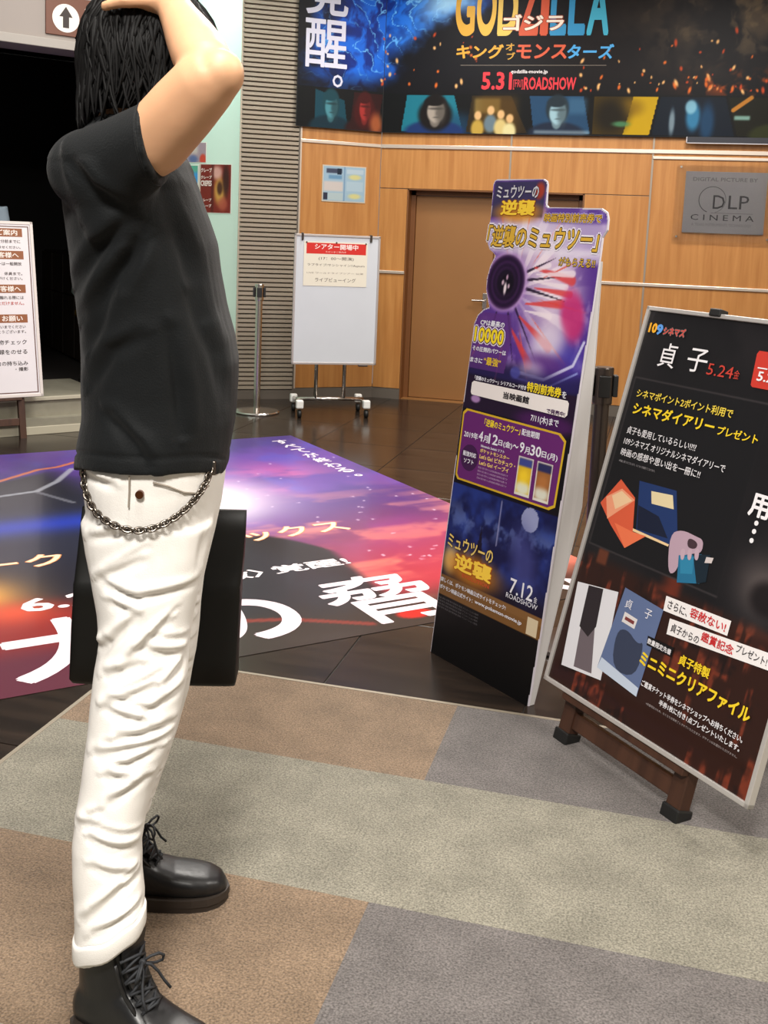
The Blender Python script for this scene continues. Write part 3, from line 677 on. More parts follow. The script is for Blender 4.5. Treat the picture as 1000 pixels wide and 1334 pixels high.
for x in (-.243, .25):
    MB().cyl((x, .105, -.2), (x, .105, .12), .013, 12).build('foot_bar', M_STEEL, wbd, MWr, smooth=True)
    for z in (-.19, .11):
        cs = MB().box((x - .026, .07, z - .026), (x + .026, .13, z + .026), .008).build('caster_housing', M_WHITE, wbd, MWr)
        MB().cyl((x - .012, .03, z), (x + .012, .03, z), .03, 20).build('caster_wheel', M_BLACK, wbd, MWr, smooth=True)
for x in (-.24, .262):
    MB().box((x - .008, 1.275, -.022), (x + .008, 1.328, .014), .003).build('clip', M_DARKSTEEL, wbd, MWr)
MB().box((.2, .365, -.01), (.27, .377, .02), .003).build('pen_tray', M_DARKSTEEL, wbd, MWr)
sh = thing('screening_notice', 'cream paper notice with a red header pinned to the white notice board', 'notice', tuple(MW @ Vector((0, .95, .006))))
Rs = rel(MW @ Vector((0, .95, .006)), MW)
pap = MB().box((-.228, .95, .0055), (.238, 1.268, .0068)).build('paper', mat('cream_paper', rgb(216, 210, 194), .6), sh, Rs)
MB().box((-.21, 1.181, .0068), (.227, 1.259, .0072)).build('red_header', ink(196, 40, 34), sh, Rs)
txt(pap, 'シアター開場中', -.15, 1.213, .318, .04, (240, 220, 216), z=.0078, bold=.02); txt(pap, 'ただいまご案内中', -.07, 1.19, .15, .013, (240, 200, 190), z=.0078)
txt(pap, '(17：00〜開演)', -.12, 1.134, .257, .028, (70, 62, 60), z=.0074); txt(pap, 'ラブライブ!サンシャイン!!Aqours', -.2, 1.09, .42, .022, (80, 72, 70), z=.0074)
txt(pap, 'LIVE ワールドライブツアー 公演', -.203, 1.038, .414, .013, (130, 120, 116), z=.0074); txt(pap, 'ライブビューイング', -.142, .98, .3, .03, (70, 62, 60), z=.0074)
for x, y in ((-.21, 1.262), (.225, 1.262), (.008, 1.264)): MB().lathe([(0, 0), (.006, 0), (.006, .004), (0, .005)], 10, (x, y, .0068)).build('pin', M_DARKSTEEL, sh, Rs)

# ------------------------------------------------------------------ belt barrier posts
def barrier(label, loc, h, m, belt_dir):
    o = thing('barrier_post', label, 'barrier post', loc, 0, 'belt barrier posts')
    MB().lathe([(0, 0), (.165, 0), (.168, .008), (.16, .016), (.05, .03), (.03, .035), (0, .035)], 40).build('base', m, o, smooth=False)
    MB().lathe([(0, .03), (.024, .03), (.024, h - .12), (0, h - .12)], 24).build('post', m, o, smooth=False)
    MB().lathe([(0, h - .12), (.031, h - .12), (.032, h - .115), (.032, h - .004), (.029, h), (0, h)], 24).build('head', m, o)
    for a in range(4):
        t = belt_dir + a * math.pi / 2; c, s = math.cos(t), math.sin(t)
        R_ = Matrix.Rotation(t, 4, 'Z')
        MB().box((.03, -.018, h - .095), (.046, .018, h - .025), .003).build('belt_socket' if a else 'belt_buckle', M_BLACK, o, R_)
    return o
barrier('polished steel belt post in front of the slatted wall', (-2.833, 7.266, 0), .945, M_STEEL, .4)
barrier('dark grey belt post half hidden between the two advertising stands', (-.165, 3.477, 0), .95, M_DARKSTEEL, .2)

# ------------------------------------------------------------------ notice stand at the left edge
NL0 = Vector((-3.755, 5.681, 0)); NU = Vector((1, 1.2, 0)).normalized(); NB = Vector((-NU.y, NU.x, 0)); th = math.radians(11)
MNs = frame(NL0, NU, NB * math.sin(th) + Vector((0, 0, math.cos(th))))
root_n = NL0 + NU * -.18
ns = thing('notice_stand', 'white notice panel with brown headings on a dark wooden easel, left of the visitor', 'notice stand', tuple(root_n))
Rn = rel(root_n, MNs)
M_EASEL = wood('dark_walnut', rgb(58, 36, 26), rgb(78, 50, 36), (30, 4, 30), .45)
M_FR = mat('white_frame', rgb(216, 208, 202), .4)
NX0, NX1, NY0, NY1 = -.50, .153, .257, 1.352
MB().box((NX0 + .01, NY0 + .01, -.012), (NX1 - .01, NY1 - .01, 0)).build('backing', mat('backing_board', rgb(120, 110, 100), .6), ns, Rn)
for a, b in (((NX0, NY0, -.014), (NX0 + .02, NY1, .006)), ((NX1 - .02, NY0, -.014), (NX1, NY1, .006)), ((NX0, NY0, -.014), (NX1, NY0 + .02, .006)), ((NX0, NY1 - .02, -.014), (NX1, NY1, .006))):
    MB().box(a, b, .003).build('frame_bar', M_FR, ns, Rn)
sheet = MB().box((NX0 + .02, NY0 + .02, 0), (NX1 - .02, NY1 - .02, .0015)).build('notice_sheet', mat('notice_white', rgb(222, 218, 220), .45, noise=(3, .03)), ns, Rn)
bl = .006
for a, b in (((NX0 + .024, NY0 + .026), (NX0 + .03, NY1 - .03)), ((NX1 - .034, NY0 + .026), (NX1 - .028, NY1 - .03)), ((NX0 + .024, NY0 + .026), (NX1 - .028, NY0 + .032)), ((NX0 + .024, NY1 - .036), (NX1 - .028, NY1 - .03))):
    MB().box((a[0], a[1], .0016), (b[0], b[1], .0022)).build('printed_border', ink(96, 62, 50), sheet)
HB = ink(142, 86, 52)
def head(y, s, h=.052, x1=.085):
    MB().box((NX0 + .06, y, .0016), (x1, y + h, .0022)).build('heading_bar', HB, sheet)
    if s: txt(sheet, s, x1 - .03 - .042 * len(s), y + .008, .042 * len(s), h - .016, (240, 230, 220), z=.003, bold=.02)
head(1.255, 'ご案内'); head(1.115, 'ご来場のお客様へ'); head(.905, '初めてのお客様へ'); head(.72, 'お願い')
for y, s, c, h in ((1.215, 'チケットの発券は開映の十分前までに', (80, 70, 70), .022), (1.18, 'お済ませください。', (80, 70, 70), .018), (1.075, 'ロビーは一般開放', (80, 70, 70), .022), (1.015, '係員まで。', (90, 80, 80), .02), (.985, 'お声がけください。', (90, 80, 80), .02),
                   (.865, 'お座席を離れる際には', (80, 70, 70), .022), (.83, 'お持ち込みいただけません。', (190, 60, 50), .022), (.685, 'ご協力をお願いまでください', (90, 80, 80), .02), (.655, 'ありがとうございます。', (90, 80, 80), .02),
                   (.585, '・荷物チェック', (60, 52, 52), .03), (.525, '・記録をのせる', (60, 52, 52), .03), (.455, '・飲食の持ち込み', (60, 52, 52), .028), (.42, '・撮影', (60, 52, 52), .024)):
    w = .033 * len(s) * h / .03; txt(sheet, s, .07 - w, y, w, h, c, z=.0026, bold=.01)
for x in (-.36, .02):
    MB().box((x - .02, .0, -.05), (x + .02, 1.2, -.015), .003).build('leg', M_EASEL, ns, Rn)
    p0 = MNs @ Vector((x, 1.1, -.04)); p1 = Vector((p0.x, p0.y, 0)) + NB * .32
    MB().tube([tuple(p0 - root_n), tuple(p1 + Vector((0, 0, .012)) - root_n)], .018, 4).build('leg', M_EASEL, ns)
MB().box((-.36, .085, -.045), (.02, .13, -.02), .003).build('cross_rail', M_EASEL, ns, Rn)
MB().box((-.36, .24, -.045), (.02, .262, .004), .003).build('ledge', M_EASEL, ns, Rn)

# ------------------------------------------------------------------ die-cut advertising standee
S0 = Vector((-.643, 3.262, .001)); SU = Vector((.763, -.647, 0)); SV = Vector((.068, .080, .995))
MSd = frame(S0, SU, SV); rs0 = Vector((-.43, 3.17, 0)); Rd = rel(rs0, MSd)
sd = thing('cardboard_standee', 'tall die-cut purple and black cardboard standee with yellow lettering leaning back', 'standee', tuple(rs0))
OUT = [(-.006, .0), (.462, 0), (.470, .2), (.484, .76), (.489, 1.02), (.494, 1.16), (.494, 1.33), (.493, 1.367), (.507, 1.389), (.505, 1.42), (.497, 1.438), (.474, 1.449), (.26, 1.451), (.249, 1.458), (.243, 1.518), (.238, 1.529), (.225, 1.535), (.014, 1.538), (.002, 1.534), (-.003, 1.522), (.006, 1.414), (.0, 1.37), (.008, 1.335), (.02, 1.318), (.04, 1.308), (.052, 1.299), (.034, 1.265), (.026, 1.225), (.03, 1.19), (.045, 1.158), (.057, 1.137), (.03, 1.128), (.006, 1.108), (-.006, 1.08), (-.006, .95), (-.008, .8)]
MB().prism(OUT, -.006, 0).build('cardboard', mat('white_card_edge', rgb(206, 200, 210), .5), sd, Rd)
A = Art(-.01, 0, .51, 1.54, .0034); mask = A.inside([(x * .996 + .001 - (.0 if y > .9 else .0), y * .999) for x, y in OUT]); X, Y = A.X, A.Y
n = fbm(X * 9, Y * 9, 51); n2 = fbm(X * 22, Y * 22, 61)
A.fill((16, 14, 18))
up = sst(.93, 1.0, Y)
A.mix(up, (86, 52, 140)); A.mix(up * sst(.4, .7, n) * .7, (140, 104, 190)); A.mix(up * sst(.55, .8, n2) * .4, (206, 180, 226))
A.mix(sst(.2, .5, X) * sst(1.02, 1.0, 1.02 + 0 * Y) * 0, (0, 0, 0))
A.mix(np.exp(-((X - .40) ** 2 / .01 + (Y - 1.0) ** 2 / .006)) * .8, (60, 60, 170))
# burst of light behind the dark orb
ang = np.arctan2(Y - 1.19, X - .16); rr = np.hypot(X - .16, Y - 1.19)
br = (1 - sst(.16, .34, rr)) * sst(.2, .45, X * 1.0 + (Y - 1.0) * .6)
A.mix(br * .9, (226, 206, 226)); ray = sst(.0, .5, np.sin(ang * 17 + n * 2)); A.mix(br * ray * .7, (248, 236, 244)); A.mix((1 - sst(.05, .10, np.abs(np.sin(ang * 6 + .7)))) * (1 - sst(.2, .34, rr)) * sst(.1, .16, rr) * .9, (220, 92, 74))
for a0, r0, r1, w, c in ((-.15, .10, .27, .007, (30, 16, 40)), (.12, .10, .24, .006, (30, 16, 40)), (.38, .1, .22, .006, (30, 16, 40)), (-.9, .1, .3, .006, (40, 20, 60)), (-1.25, .1, .25, .006, (40, 20, 60)), (-1.8, .1, .2, .005, (40, 20, 60))):
    A.line([(.116 + r0 * math.cos(a0), 1.22 + r0 * math.sin(a0)), (.116 + r1 * math.cos(a0), 1.22 + r1 * math.sin(a0))], w, c, .9, taper=True)
for p_, w_ in (([(.20, 1.12), (.34, 1.04)], .02), ([(.22, 1.16), (.37, 1.17)], .018), ([(.24, 1.27), (.40, 1.24)], .02), ([(.17, 1.08), (.27, .98)], .02), ([(.25, 1.21), (.40, 1.20)], .014)): A.line(p_[::-1], w_, (214, 66, 66), .85, taper=True)
for p_, w_ in (([(.40, 1.26), (.25, 1.25)], .014), ([(.38, 1.22), (.24, 1.23)], .012), ([(.33, 1.13), (.22, 1.14)], .012), ([(.30, 1.28), (.21, 1.25)], .01)): A.line(p_, w_, (240, 226, 236), .85, taper=True)
A.ell(.42, 1.14, .045, .075, (196, 44, 110), .85, .35, .3); A.ell(.33, 1.05, .07, .05, (226, 216, 232), .7, .6, .7); A.ell(.34, .985, .09, .035, (84, 40, 120), .8, .6); A.ell(.28, .96, .05, .03, (230, 220, 236), .6, .7)
A.line([(.2, .955), (.34, .945), (.45, 1.0), (.48, 1.07)], .006, (206, 206, 240), .9); A.line([(.22, .935), (.36, .925), (.47, .98)], .004, (150, 160, 230), .9)
# dark orb
A.ell(.116, 1.22, .098, .092, (190, 150, 210), .9, .12); A.ell(.116, 1.22, .086, .084, (34, 16, 48), 1, .08); A.mix((np.hypot((X - .116) / .084, (Y - 1.22) / .082) < 1) * (.5 + .5 * np.sin(np.hypot(X - .116, Y - 1.22) * 330)) * .35, (92, 50, 110))
A.ell(.12, 1.215, .04, .04, (14, 8, 20), .9, .6); A.ell(.118, 1.20, .006, .018, (236, 220, 230), 1, .5); A.ell(.105, 1.218, .005, .008, (210, 180, 200), 1, .5); A.ell(.133, 1.208, .004, .007, (210, 180, 200), 1, .5); A.ell(.122, 1.235, .004, .008, (200, 160, 190), 1, .5)
# headline field
A.mix((sst(1.30, 1.32, Y)) * (1 - sst(1.395, 1.42, Y)) * .6, (230, 222, 240)); A.mix(sst(1.28, 1.30, Y) * sst(.30, .34, X) * (1 - sst(1.32, 1.34, Y)) * .6, (236, 230, 242))
A.mix(sst(1.40, 1.42, Y) * sst(.24, .26, X) * .9, (92, 64, 150)); A.mix(sst(1.40, 1.42, Y) * sst(.24, .26, X) * sst(.5, .7, n2) * .6, (150, 130, 200))
A.rect(.006, 1.42, .24, 1.53, (60, 54, 92), 1, .004); A.ell(.13, 1.435, .1, .03, (226, 150, 40), .8, .5); A.ell(.215, 1.5, .02, .025, (170, 60, 40), .9, .4)
A.mix((1 - sst(.93, .99, Y)) * sst(.905, .93, Y) * .8, (40, 30, 90)); A.poly([(-.01, 1.12), (.16, 1.12), (.18, 1.06), (.165, .94), (-.01, .94)], (92, 50, 124), .75)
A.ell(.215, .95, .022, .018, (70, 70, 150), .9, .3)
A.rect(-.01, .81, .52, .915, (34, 20, 44)); A.rect(-.01, .0, .52, .2, (13, 12, 13)); A.ell(.37, .82, .12, .03, (70, 26, 84), .9, .4); A.ell(.05, .845, .022, .012, (180, 140, 196), .9, .3)
# night scene
nm = (Y > .262) & (Y < .566); A.mix(nm * 1., (18, 22, 66)); A.mix(nm * sst(.4, .7, n) * .8, (40, 60, 140)); A.mix(nm * (1 - sst(.27, .36, Y)) * .9, (20, 14, 30)); A.mix(nm * (1 - sst(.0, .08, np.abs(Y - .49 + .05 * n))) * sst(.4, .6, n2) * .5, (120, 140, 200))
A.mix(nm * ((X - .365) ** 2 + (Y - .53) ** 2 < .036 ** 2) * .95, (150, 156, 196)); A.line([(.235, .555), (.235, .42)], .004, (150, 150, 190), .8)
A.poly([(.13, .26), (.16, .46), (.2, .26)], (22, 16, 34), .9); A.ell(.03, .32, .03, .04, (240, 210, 140), .8, .7); A.ell(.14, .31, .12, .05, (226, 140, 30), .75, .6); A.ell(.36, .40, .05, .1, (70, 74, 140), .7, .7, .3)
A.rect(-.01, .566, .52, .58, (16, 12, 20)); A.rect(-.01, .20, .52, .262, (118, 82, 44)); A.mix((Y > .24) * (Y < .262) * sst(.02, .2, X) * .25, (150, 110, 70))
art = A.obj('picture_sheet', print_mat('card_print', .35, .25), sd, Rd, z=.0008, mask=mask)
YEL = (240, 214, 40); GLD = (214, 172, 60)
txt(art, 'ミュウツーの', .022, 1.478, .19, .04, (206, 206, 214), z=.002, bold=.02, outline=((50, 44, 60), .06)); txt(art, '逆襲', .05, 1.425, .155, .048, (244, 206, 60), z=.002, bold=.04, outline=((150, 70, 20), .08))
txt(art, '映画特別前売券で', .25, 1.407, .232, .026, GLD, z=.0026, bold=.02, outline=[((58, 34, 40), .07), ((206, 190, 226), .13)], shear=.05)
txt(art, '「逆襲のミュウツー」', .004, 1.326, .478, .068, GLD, z=.0030, bold=.025, outline=[((52, 30, 26), .07), ((236, 230, 240), .14)], shear=.05)
txt(art, 'がもらえる!!', .336, 1.281, .145, .026, (206, 170, 70), z=.002, bold=.02, outline=((60, 40, 30), .07))
txt(art, 'CPは最高の', .026, 1.078, .115, .019, WHT, z=.002, bold=.03); txt(art, '10000', .005, 1.024, .14, .048, YEL, z=.0026, bold=.03, outline=[((60, 30, 60), .08), ((230, 220, 238), .14)]); txt(art, 'その圧倒的パワーは', .004, .995, .16, .016, WHT, z=.002, bold=.03); txt(art, 'まさに', .0, .958, .06, .016, WHT, z=.002, bold=.03); txt(art, '“最強”', .066, .956, .08, .026, (226, 190, 50), z=.002, bold=.02)
txt(art, '「逆襲のミュウツー」シリアルコード付き', .034, .904, .24, .014, WHT, z=.002, bold=.03); txt(art, '特別前売券', .276, .902, .145, .03, YEL, z=.002, bold=.03); txt(art, 'を', .424, .904, .018, .02, WHT, z=.002, bold=.02)
MB().prism([(.03, .856), (.447, .85), (.456, .858), (.456, .892), (.449, .899), (.032, .9), (.024, .893), (.024, .863)], .0016, .0022).build('white_box', ink(232, 226, 224), art)
txt(art, '当映画館', .178, .865, .116, .022, (40, 36, 40), z=.003, bold=.04); txt(art, 'で発売中!', .372, .852, .076, .014, (70, 40, 80), z=.003, bold=.03); txt(art, '7/11(木)まで', .31, .814, .117, .026, WHT, z=.002, bold=.02)
PUR = [(.015, .809), (.44, .803), (.466, .785), (.459, .59), (.435, .577), (.015, .579), (.003, .592), (.0, .795)]
MB().prism(PUR, .0014, .0018).build('gold_border', ink(206, 168, 40), art)
MB().prism([(.231 + (x - .231) * .968, .693 + (y - .693) * .945) for x, y in PUR], .0016, .0022).build('purple_box', ink(98, 34, 106), art)
txt(art, '「逆襲のミュウツー」', .11, .768, .165, .024, YEL, z=.003, bold=.02); txt(art, '配信期間', .282, .770, .076, .02, WHT, z=.003, bold=.02)
for s, x, w, h in (('2019年', .02, .062, .022), ('4', .085, .018, .032), ('月', .105, .02, .022), ('12', .127, .04, .032), ('日(金)', .169, .058, .022), ('〜', .229, .022, .01), ('9', .256, .018, .032), ('月', .276, .02, .022), ('30', .298, .042, .032), ('日(月)', .342, .06, .022)):
    txt(art, s, x + (x - .02) * .11, .718 + (.009 if s == '〜' else 0), w * 1.1, h, WHT, z=.003, bold=.02)
MB().lathe([(0, 0), (.042, 0), (.042, .0004), (0, .0004)], 28, (.06, .657, .0022)).build('round_badge', ink(60, 22, 70), art)
txt(art, '配信対応', .028, .66, .064, .016, WHT, z=.0032, bold=.03); txt(art, 'ソフト', .036, .638, .048, .015, WHT, z=.0032, bold=.03)
txt(art, 'Nintendo Switch ソフト', .108, .701, .11, .009, WHT, z=.003, bold=.02); txt(art, 'ポケットモンスター', .107, .684, .137, .013, (236, 206, 120), z=.003, bold=.03); txt(art, "Let's Go! ピカチュウ・", .108, .665, .166, .015, (236, 206, 120), z=.003, bold=.03); txt(art, "Let's Go! イーブイ", .11, .646, .138, .015, (236, 206, 120), z=.003, bold=.03)
for k in range(4): txt(art, '配信の受け取りには別途通信環境が必要です', .108, .634 - k * .011, .14, .006, (190, 160, 196), z=.003)
for bx, c1, c2 in ((.284, (214, 176, 40), (60, 70, 140)), (.365, (150, 96, 52), (44, 46, 90))):
    B_ = Art(bx, .592, bx + .065, .708, .003).fill((214, 206, 196)); B_.rect(bx + .004, .598, bx + .061, .704, c1); B_.rect(bx + .004, .68, bx + .061, .704, c2, 1, .004); B_.ell(bx + .032, .615, .03, .02, (220, 226, 214), .9, .5); B_.ell(bx + .032, .65, .02, .02, tuple(min(255, c * 1.25) for c in c1), .6, .7)
    B_.obj('game_box_print', MATS['card_print'], art, z=.003)
txt(art, 'ミュウツーの', .01, .358, .22, .045, (226, 196, 110), z=.002, bold=.02, outline=((40, 26, 20), .06)); txt(art, '逆襲', .055, .296, .18, .054, (248, 206, 70), z=.002, bold=.04, outline=((170, 84, 20), .09)); txt(art, 'EVOLUTION', .1, .281, .13, .012, (200, 80, 50), z=.002, bold=.02)
txt(art, '7.12', .32, .298, .1, .046, WHT, z=.002, bold=.01); txt(art, '金', .426, .3, .014, .018, WHT, z=.002); txt(art, 'ROADSHOW', .309, .281, .136, .015, WHT, z=.002)
txt(art, '詳しくは、ポケモン映画公式サイトをチェック!', .0, .240, .315, .015, WHT, z=.002, bold=.02); txt(art, 'ポケモン映画公式サイト：', .0, .216, .165, .015, WHT, z=.002, bold=.02); txt(art, 'www.pokemon-movie.jp', .175, .216, .215, .015, WHT, z=.002, bold=.02)
MB().box((.412, .202, .0012), (.456, .253, .0018)).build('code_patch', ink(206, 190, 160), art)
for k in range(4): txt(art, '監督 脚本 原案 製作委員会 配給 アニメーション制作', .0, .185 - k * .010, .2, .006, (96, 92, 96), z=.002)
# bowed side flaps and back card that keep the standee upright
back = Vector((.647, .762, 0)); PROF = [(1.30, .004), (1.02, .036), (.79, .057), (.585, .079), (.37, .055), (.09, .025), (.0, .014)]
M_CARD = mat('grey_white_card', rgb(190, 187, 186), .55)
def edge_u(v, side): return (.462 + (.494 - .462) * min(1, v / 1.16) if side else .075)
for side in (1, 0):
    f_ = []; g_ = []
    for v, d in PROF:
        p = MSd @ Vector((edge_u(v, side), v + .001, -.006)); f_.append(p); g_.append(p + back * d)
    vs = f_ + g_[::-1]; k = len(vs); t_ = Vector((.763, -.647, 0)) * (-.003 if side else .003)
    MB().add([tuple(v - rs0) for v in vs] + [tuple(v + t_ - rs0) for v in vs], [tuple(range(k))[::-1], tuple(range(k, 2 * k))] + [(i, (i + 1) % k, k + (i + 1) % k, k + i) for i in range(k)]).build('side_flap', M_CARD, sd)
ra = []; rb_ = []
for v, d in PROF:
    ra.append(MSd @ Vector((edge_u(v, 0), v + .001, -.006)) + back * (d + .001) - rs0); rb_.append(MSd @ Vector((edge_u(v, 1), v + .001, -.006)) + back * (d + .001) - rs0)
k = len(ra); vs = ra + rb_ + [p + back * .003 for p in ra + rb_]
MB().add([tuple(p) for p in vs], [(i, i + 1, k + i + 1, k + i) for i in range(k - 1)] + [(2 * k + i, 3 * k + i, 3 * k + i + 1, 2 * k + i + 1) for i in range(k - 1)] + [(i, 2 * k + i, 2 * k + i + 1, i + 1) for i in range(k - 1)] + [(k + i, k + i + 1, 3 * k + i + 1, 3 * k + i) for i in range(k - 1)]).build('back_card', M_CARD, sd)

# ------------------------------------------------------------------ framed poster stand on the right
B0 = Vector((-.238, 2.856, .138)); BU = Vector((.677, -.736, 0)); BV = Vector((.190, .175, .966))
MBd = frame(B0, BU, BV); BN = BU.normalized().cross(BV); bb = Vector((.736, .677, 0))
rb0 = Vector((.05, 2.62, CZ)); Rb = rel(rb0, MBd)
pb_ = thing('poster_stand', 'black film campaign poster in a silver frame on a dark wooden easel on the carpet', 'poster stand', tuple(rb0))
W_, H_ = .742, 1.076
M_SIL = mat('silver_frame', rgb(206, 202, 198), .3, .5)
MB().box((.004, .004, -.012), (W_ - .004, H_ - .004, -.001)).build('backing', MATS['backing_board'], pb_, Rb)
for a, b in (((0, 0, -.014), (.012, H_, .008)), ((W_ - .012, 0, -.014), (W_, H_, .008)), ((0, 0, -.014), (W_, .012, .008)), ((0, H_ - .012, -.014), (W_, H_, .008))):
    MB().box(a, b, .002).build('frame_bar', M_SIL, pb_, Rb)
A = Art(.012, .012, W_ - .012, H_ - .012, .0042); X, Y = A.X, A.Y
n = fbm(X * 5, Y * 5, 71); n2 = fbm(X * 42, Y * 5, 81); n3 = fbm(X * 14, Y * 14, 91)
A.fill((20, 19, 22)); A.mix(sst(.45, .75, n) * .4, (36, 32, 34))
low = (1 - sst(.36, .40, Y + .02 * n3 - (X > .33) * .0)); A.mix(low, (44, 22, 16)); A.mix(low * sst(.5, .62, n2) * sst(.4, .55, n3) * .95, (116, 50, 32)); A.mix(low * sst(.55, .7, n3) * .7, (22, 14, 14)); A.mix((Y > .36) * (Y < .46) * sst(.3, .36, X) * (1 - sst(.37, .40, X)) * .8, (112, 44, 26)); A.rect(.07, .36, .11, .40, (110, 56, 34), .8, .006)
# rounded dark glass panel
for r_, c_ in ((.0, (54, 50, 52)), (.004, (16, 16, 19))): A.rect(.022 + r_, .40 + r_, .50, .878 - r_, c_, .9, .002)
A.mix(np.exp(-((X - .62) ** 2 / .006 + (Y - .46) ** 2 / .005)) * .7, (110, 100, 98)); A.ell(.64, .44, .05, .04, (20, 16, 18), .9, .4)
psh = A.obj('poster_sheet', print_mat('poster_print', .4, .2, .4), pb_, Rb, z=.0008)
PZ = [.0012]
def patch(name, pts, c):
    PZ[0] += .00006; MB().prism(pts, PZ[0] - .0003, PZ[0]).build(name, ink(*c), psh)
def arc(pts, n=6):
    """round off a closed outline (Chaikin)"""
    for _ in range(2): pts = [q for i in range(len(pts)) for q in ((pts[i][0] * .75 + pts[(i + 1) % len(pts)][0] * .25, pts[i][1] * .75 + pts[(i + 1) % len(pts)][1] * .25), (pts[i][0] * .25 + pts[(i + 1) % len(pts)][0] * .75, pts[i][1] * .25 + pts[(i + 1) % len(pts)][1] * .75))]
    return pts
patch('printed_blue_diary', [(.148, .607), (.285, .612), (.326, .513), (.31, .474), (.185, .481)], (28, 50, 98)); patch('printed_blue_diary', [(.168, .545), (.25, .535), (.30, .49), (.187, .484)], (18, 26, 48)); patch('printed_label', [(.2, .591), (.277, .598), (.293, .565), (.213, .56)], (216, 200, 160)); patch('printed_page_edge', [(.172, .482), (.31, .477), (.308, .471), (.174, .475)], (226, 196, 150))
patch('printed_orange_diary', [(.079, .595), (.025, .516), (.086, .47), (.162, .425), (.225, .475), (.175, .472), (.149, .56)], (206, 88, 58)); patch('printed_orange_flap', [(.041, .537), (.093, .572), (.151, .554), (.068, .481)], (226, 150, 116)); patch('printed_label', [(.062, .545), (.094, .566), (.142, .55), (.088, .513)], (226, 190, 150)); patch('printed_orange_flap', [(.1, .478), (.162, .425), (.225, .475), (.17, .473)], (224, 112, 74))
patch('printed_hand', arc([(.303, .503), (.338, .524), (.39, .52), (.415, .518), (.42, .487), (.395, .478), (.36, .463), (.357, .416), (.331, .408)]), (176, 150, 166)); patch('printed_hand_hollow', arc([(.365, .512), (.40, .508), (.40, .49), (.37, .486)]), (64, 46, 54))
patch('printed_card', [(.351, .461), (.421, .484), (.439, .415), (.369, .396)], (34, 104, 140)); patch('printed_card', [(.395, .476), (.448, .49), (.457, .425), (.43, .412)], (18, 34, 46)); patch('printed_card', [(.357, .458), (.40, .472), (.409, .43), (.372, .42)], (44, 124, 160))
for q in range(3): patch('printed_finger', arc([(.352 + q * .022, .478 + q * .006), (.366 + q * .022, .482 + q * .006), (.372 + q * .022, .455 + q * .006), (.36 + q * .022, .452 + q * .006)]), (184, 158, 172))
patch('printed_code', [(.437, .467), (.458, .472), (.460, .486), (.438, .482)], (200, 190, 190))
patch('printed_photo', [(.024, .289), (.185, .311), (.209, .079), (.05, .06)], (214, 214, 220)); patch('printed_photo_tone', [(.082, .19), (.135, .2), (.17, .082), (.098, .074)], (104, 94, 100)); patch('printed_photo_tone', [(.07, .293), (.128, .301), (.14, .2), (.12, .165), (.078, .18)], (42, 36, 40))
patch('printed_file', [(.205, .33), (.352, .319), (.343, .09), (.184, .105)], (92, 108, 146)); patch('printed_file', [(.184, .105), (.343, .09), (.342, .112), (.19, .135)], (188, 200, 218)); patch('printed_file_tone', arc([(.215, .215), (.25, .235), (.30, .21), (.32, .225), (.325, .13), (.235, .12)]), (52, 60, 82)); patch('printed_label', [(.225, .245), (.275, .242), (.277, .268), (.227, .272)], (212, 208, 208)); patch('printed_label', [(.233, .253), (.268, .251), (.269, .26), (.234, .262)], (120, 56, 56))
patch('printed_strip', [(.349, .355), (.561, .364), (.561, .328), (.352, .318)], (232, 228, 228)); patch('printed_strip', [(.38, .307), (.71, .335), (.71, .298), (.383, .268)], (232, 228, 228)); patch('printed_strip', [(.326, .243), (.418, .246), (.418, .222), (.33, .220)], (14, 12, 14))
patch('printed_red_box', [(.426, .913), (.432, .908), (.70, .908), (.70, .998), (.424, .998), (.419, .99)], (190, 52, 40))
Yl = (232, 200, 40); Wt = (228, 226, 230)
txt(psh, '10', .026, 1.003, .032, .028, (236, 170, 40), bold=.05); txt(psh, '9', .056, 1.0, .025, .03, (90, 150, 220), bold=.05); txt(psh, 'シネマズ', .084, 1.003, .082, .022, (206, 70, 60), z=.0034, bold=.03, outline=((120, 110, 110), .1))
txt(psh, '貞', .095, .916, .062, .066, Wt, bold=.005); txt(psh, '子', .2, .918, .07, .062, Wt, bold=.005); txt(psh, '5.24', .276, .918, .087, .03, (190, 60, 48), bold=.0); txt(psh, '金', .366, .92, .018, .022, (190, 60, 48))
txt(psh, '一', .434, .955, .03, .003, Wt, z=.0044); txt(psh, '5.24', .44, .925, .07, .024, Wt, z=.0044, bold=.02)
txt(psh, 'シネマポイント2ポイント利用で', .05, .822, .348, .024, (222, 196, 70), bold=.02); txt(psh, 'シネマダイアリー', .052, .775, .3, .034, Yl, bold=.03); txt(psh, 'プレゼント', .364, .776, .13, .023, Yl, bold=.02)
txt(psh, '貞子も愛用しているらしい!?!?', .052, .72, .26, .021, Wt, bold=.005); txt(psh, '109シネマズ オリジナルシネマダイアリーで', .052, .689, .369, .021, Wt, bold=.005); txt(psh, '映画の感想や思い出を一冊に!!', .052, .658, .297, .021, Wt, bold=.005); txt(psh, '※数量に限りがございます。なくなり次第終了となります。', .053, .64, .143, .0065, (150, 146, 150))
txt(psh, '用', .522, .61, .06, .056, Wt, bold=.03)
for y in (.598, .578, .556): MB().lathe([(0, 0), (.006, 0), (.006, .0004), (0, .0004)], 12, (.553, y, .001)).build('printed_dot', ink(*Wt), psh)
txt(psh, 'さらに、', .362, .328, .068, .021, (50, 44, 48), bold=.01); txt(psh, '容赦ない!', .437, .332, .115, .024, (196, 40, 44), bold=.02)
txt(psh, '貞子からの', .392, .279, .094, .021, (50, 44, 48), bold=.01); txt(psh, '鑑賞記念', .49, .291, .1, .023, (196, 40, 44), bold=.02); txt(psh, 'プレゼント!', .596, .303, .09, .019, (50, 44, 48), bold=.01)
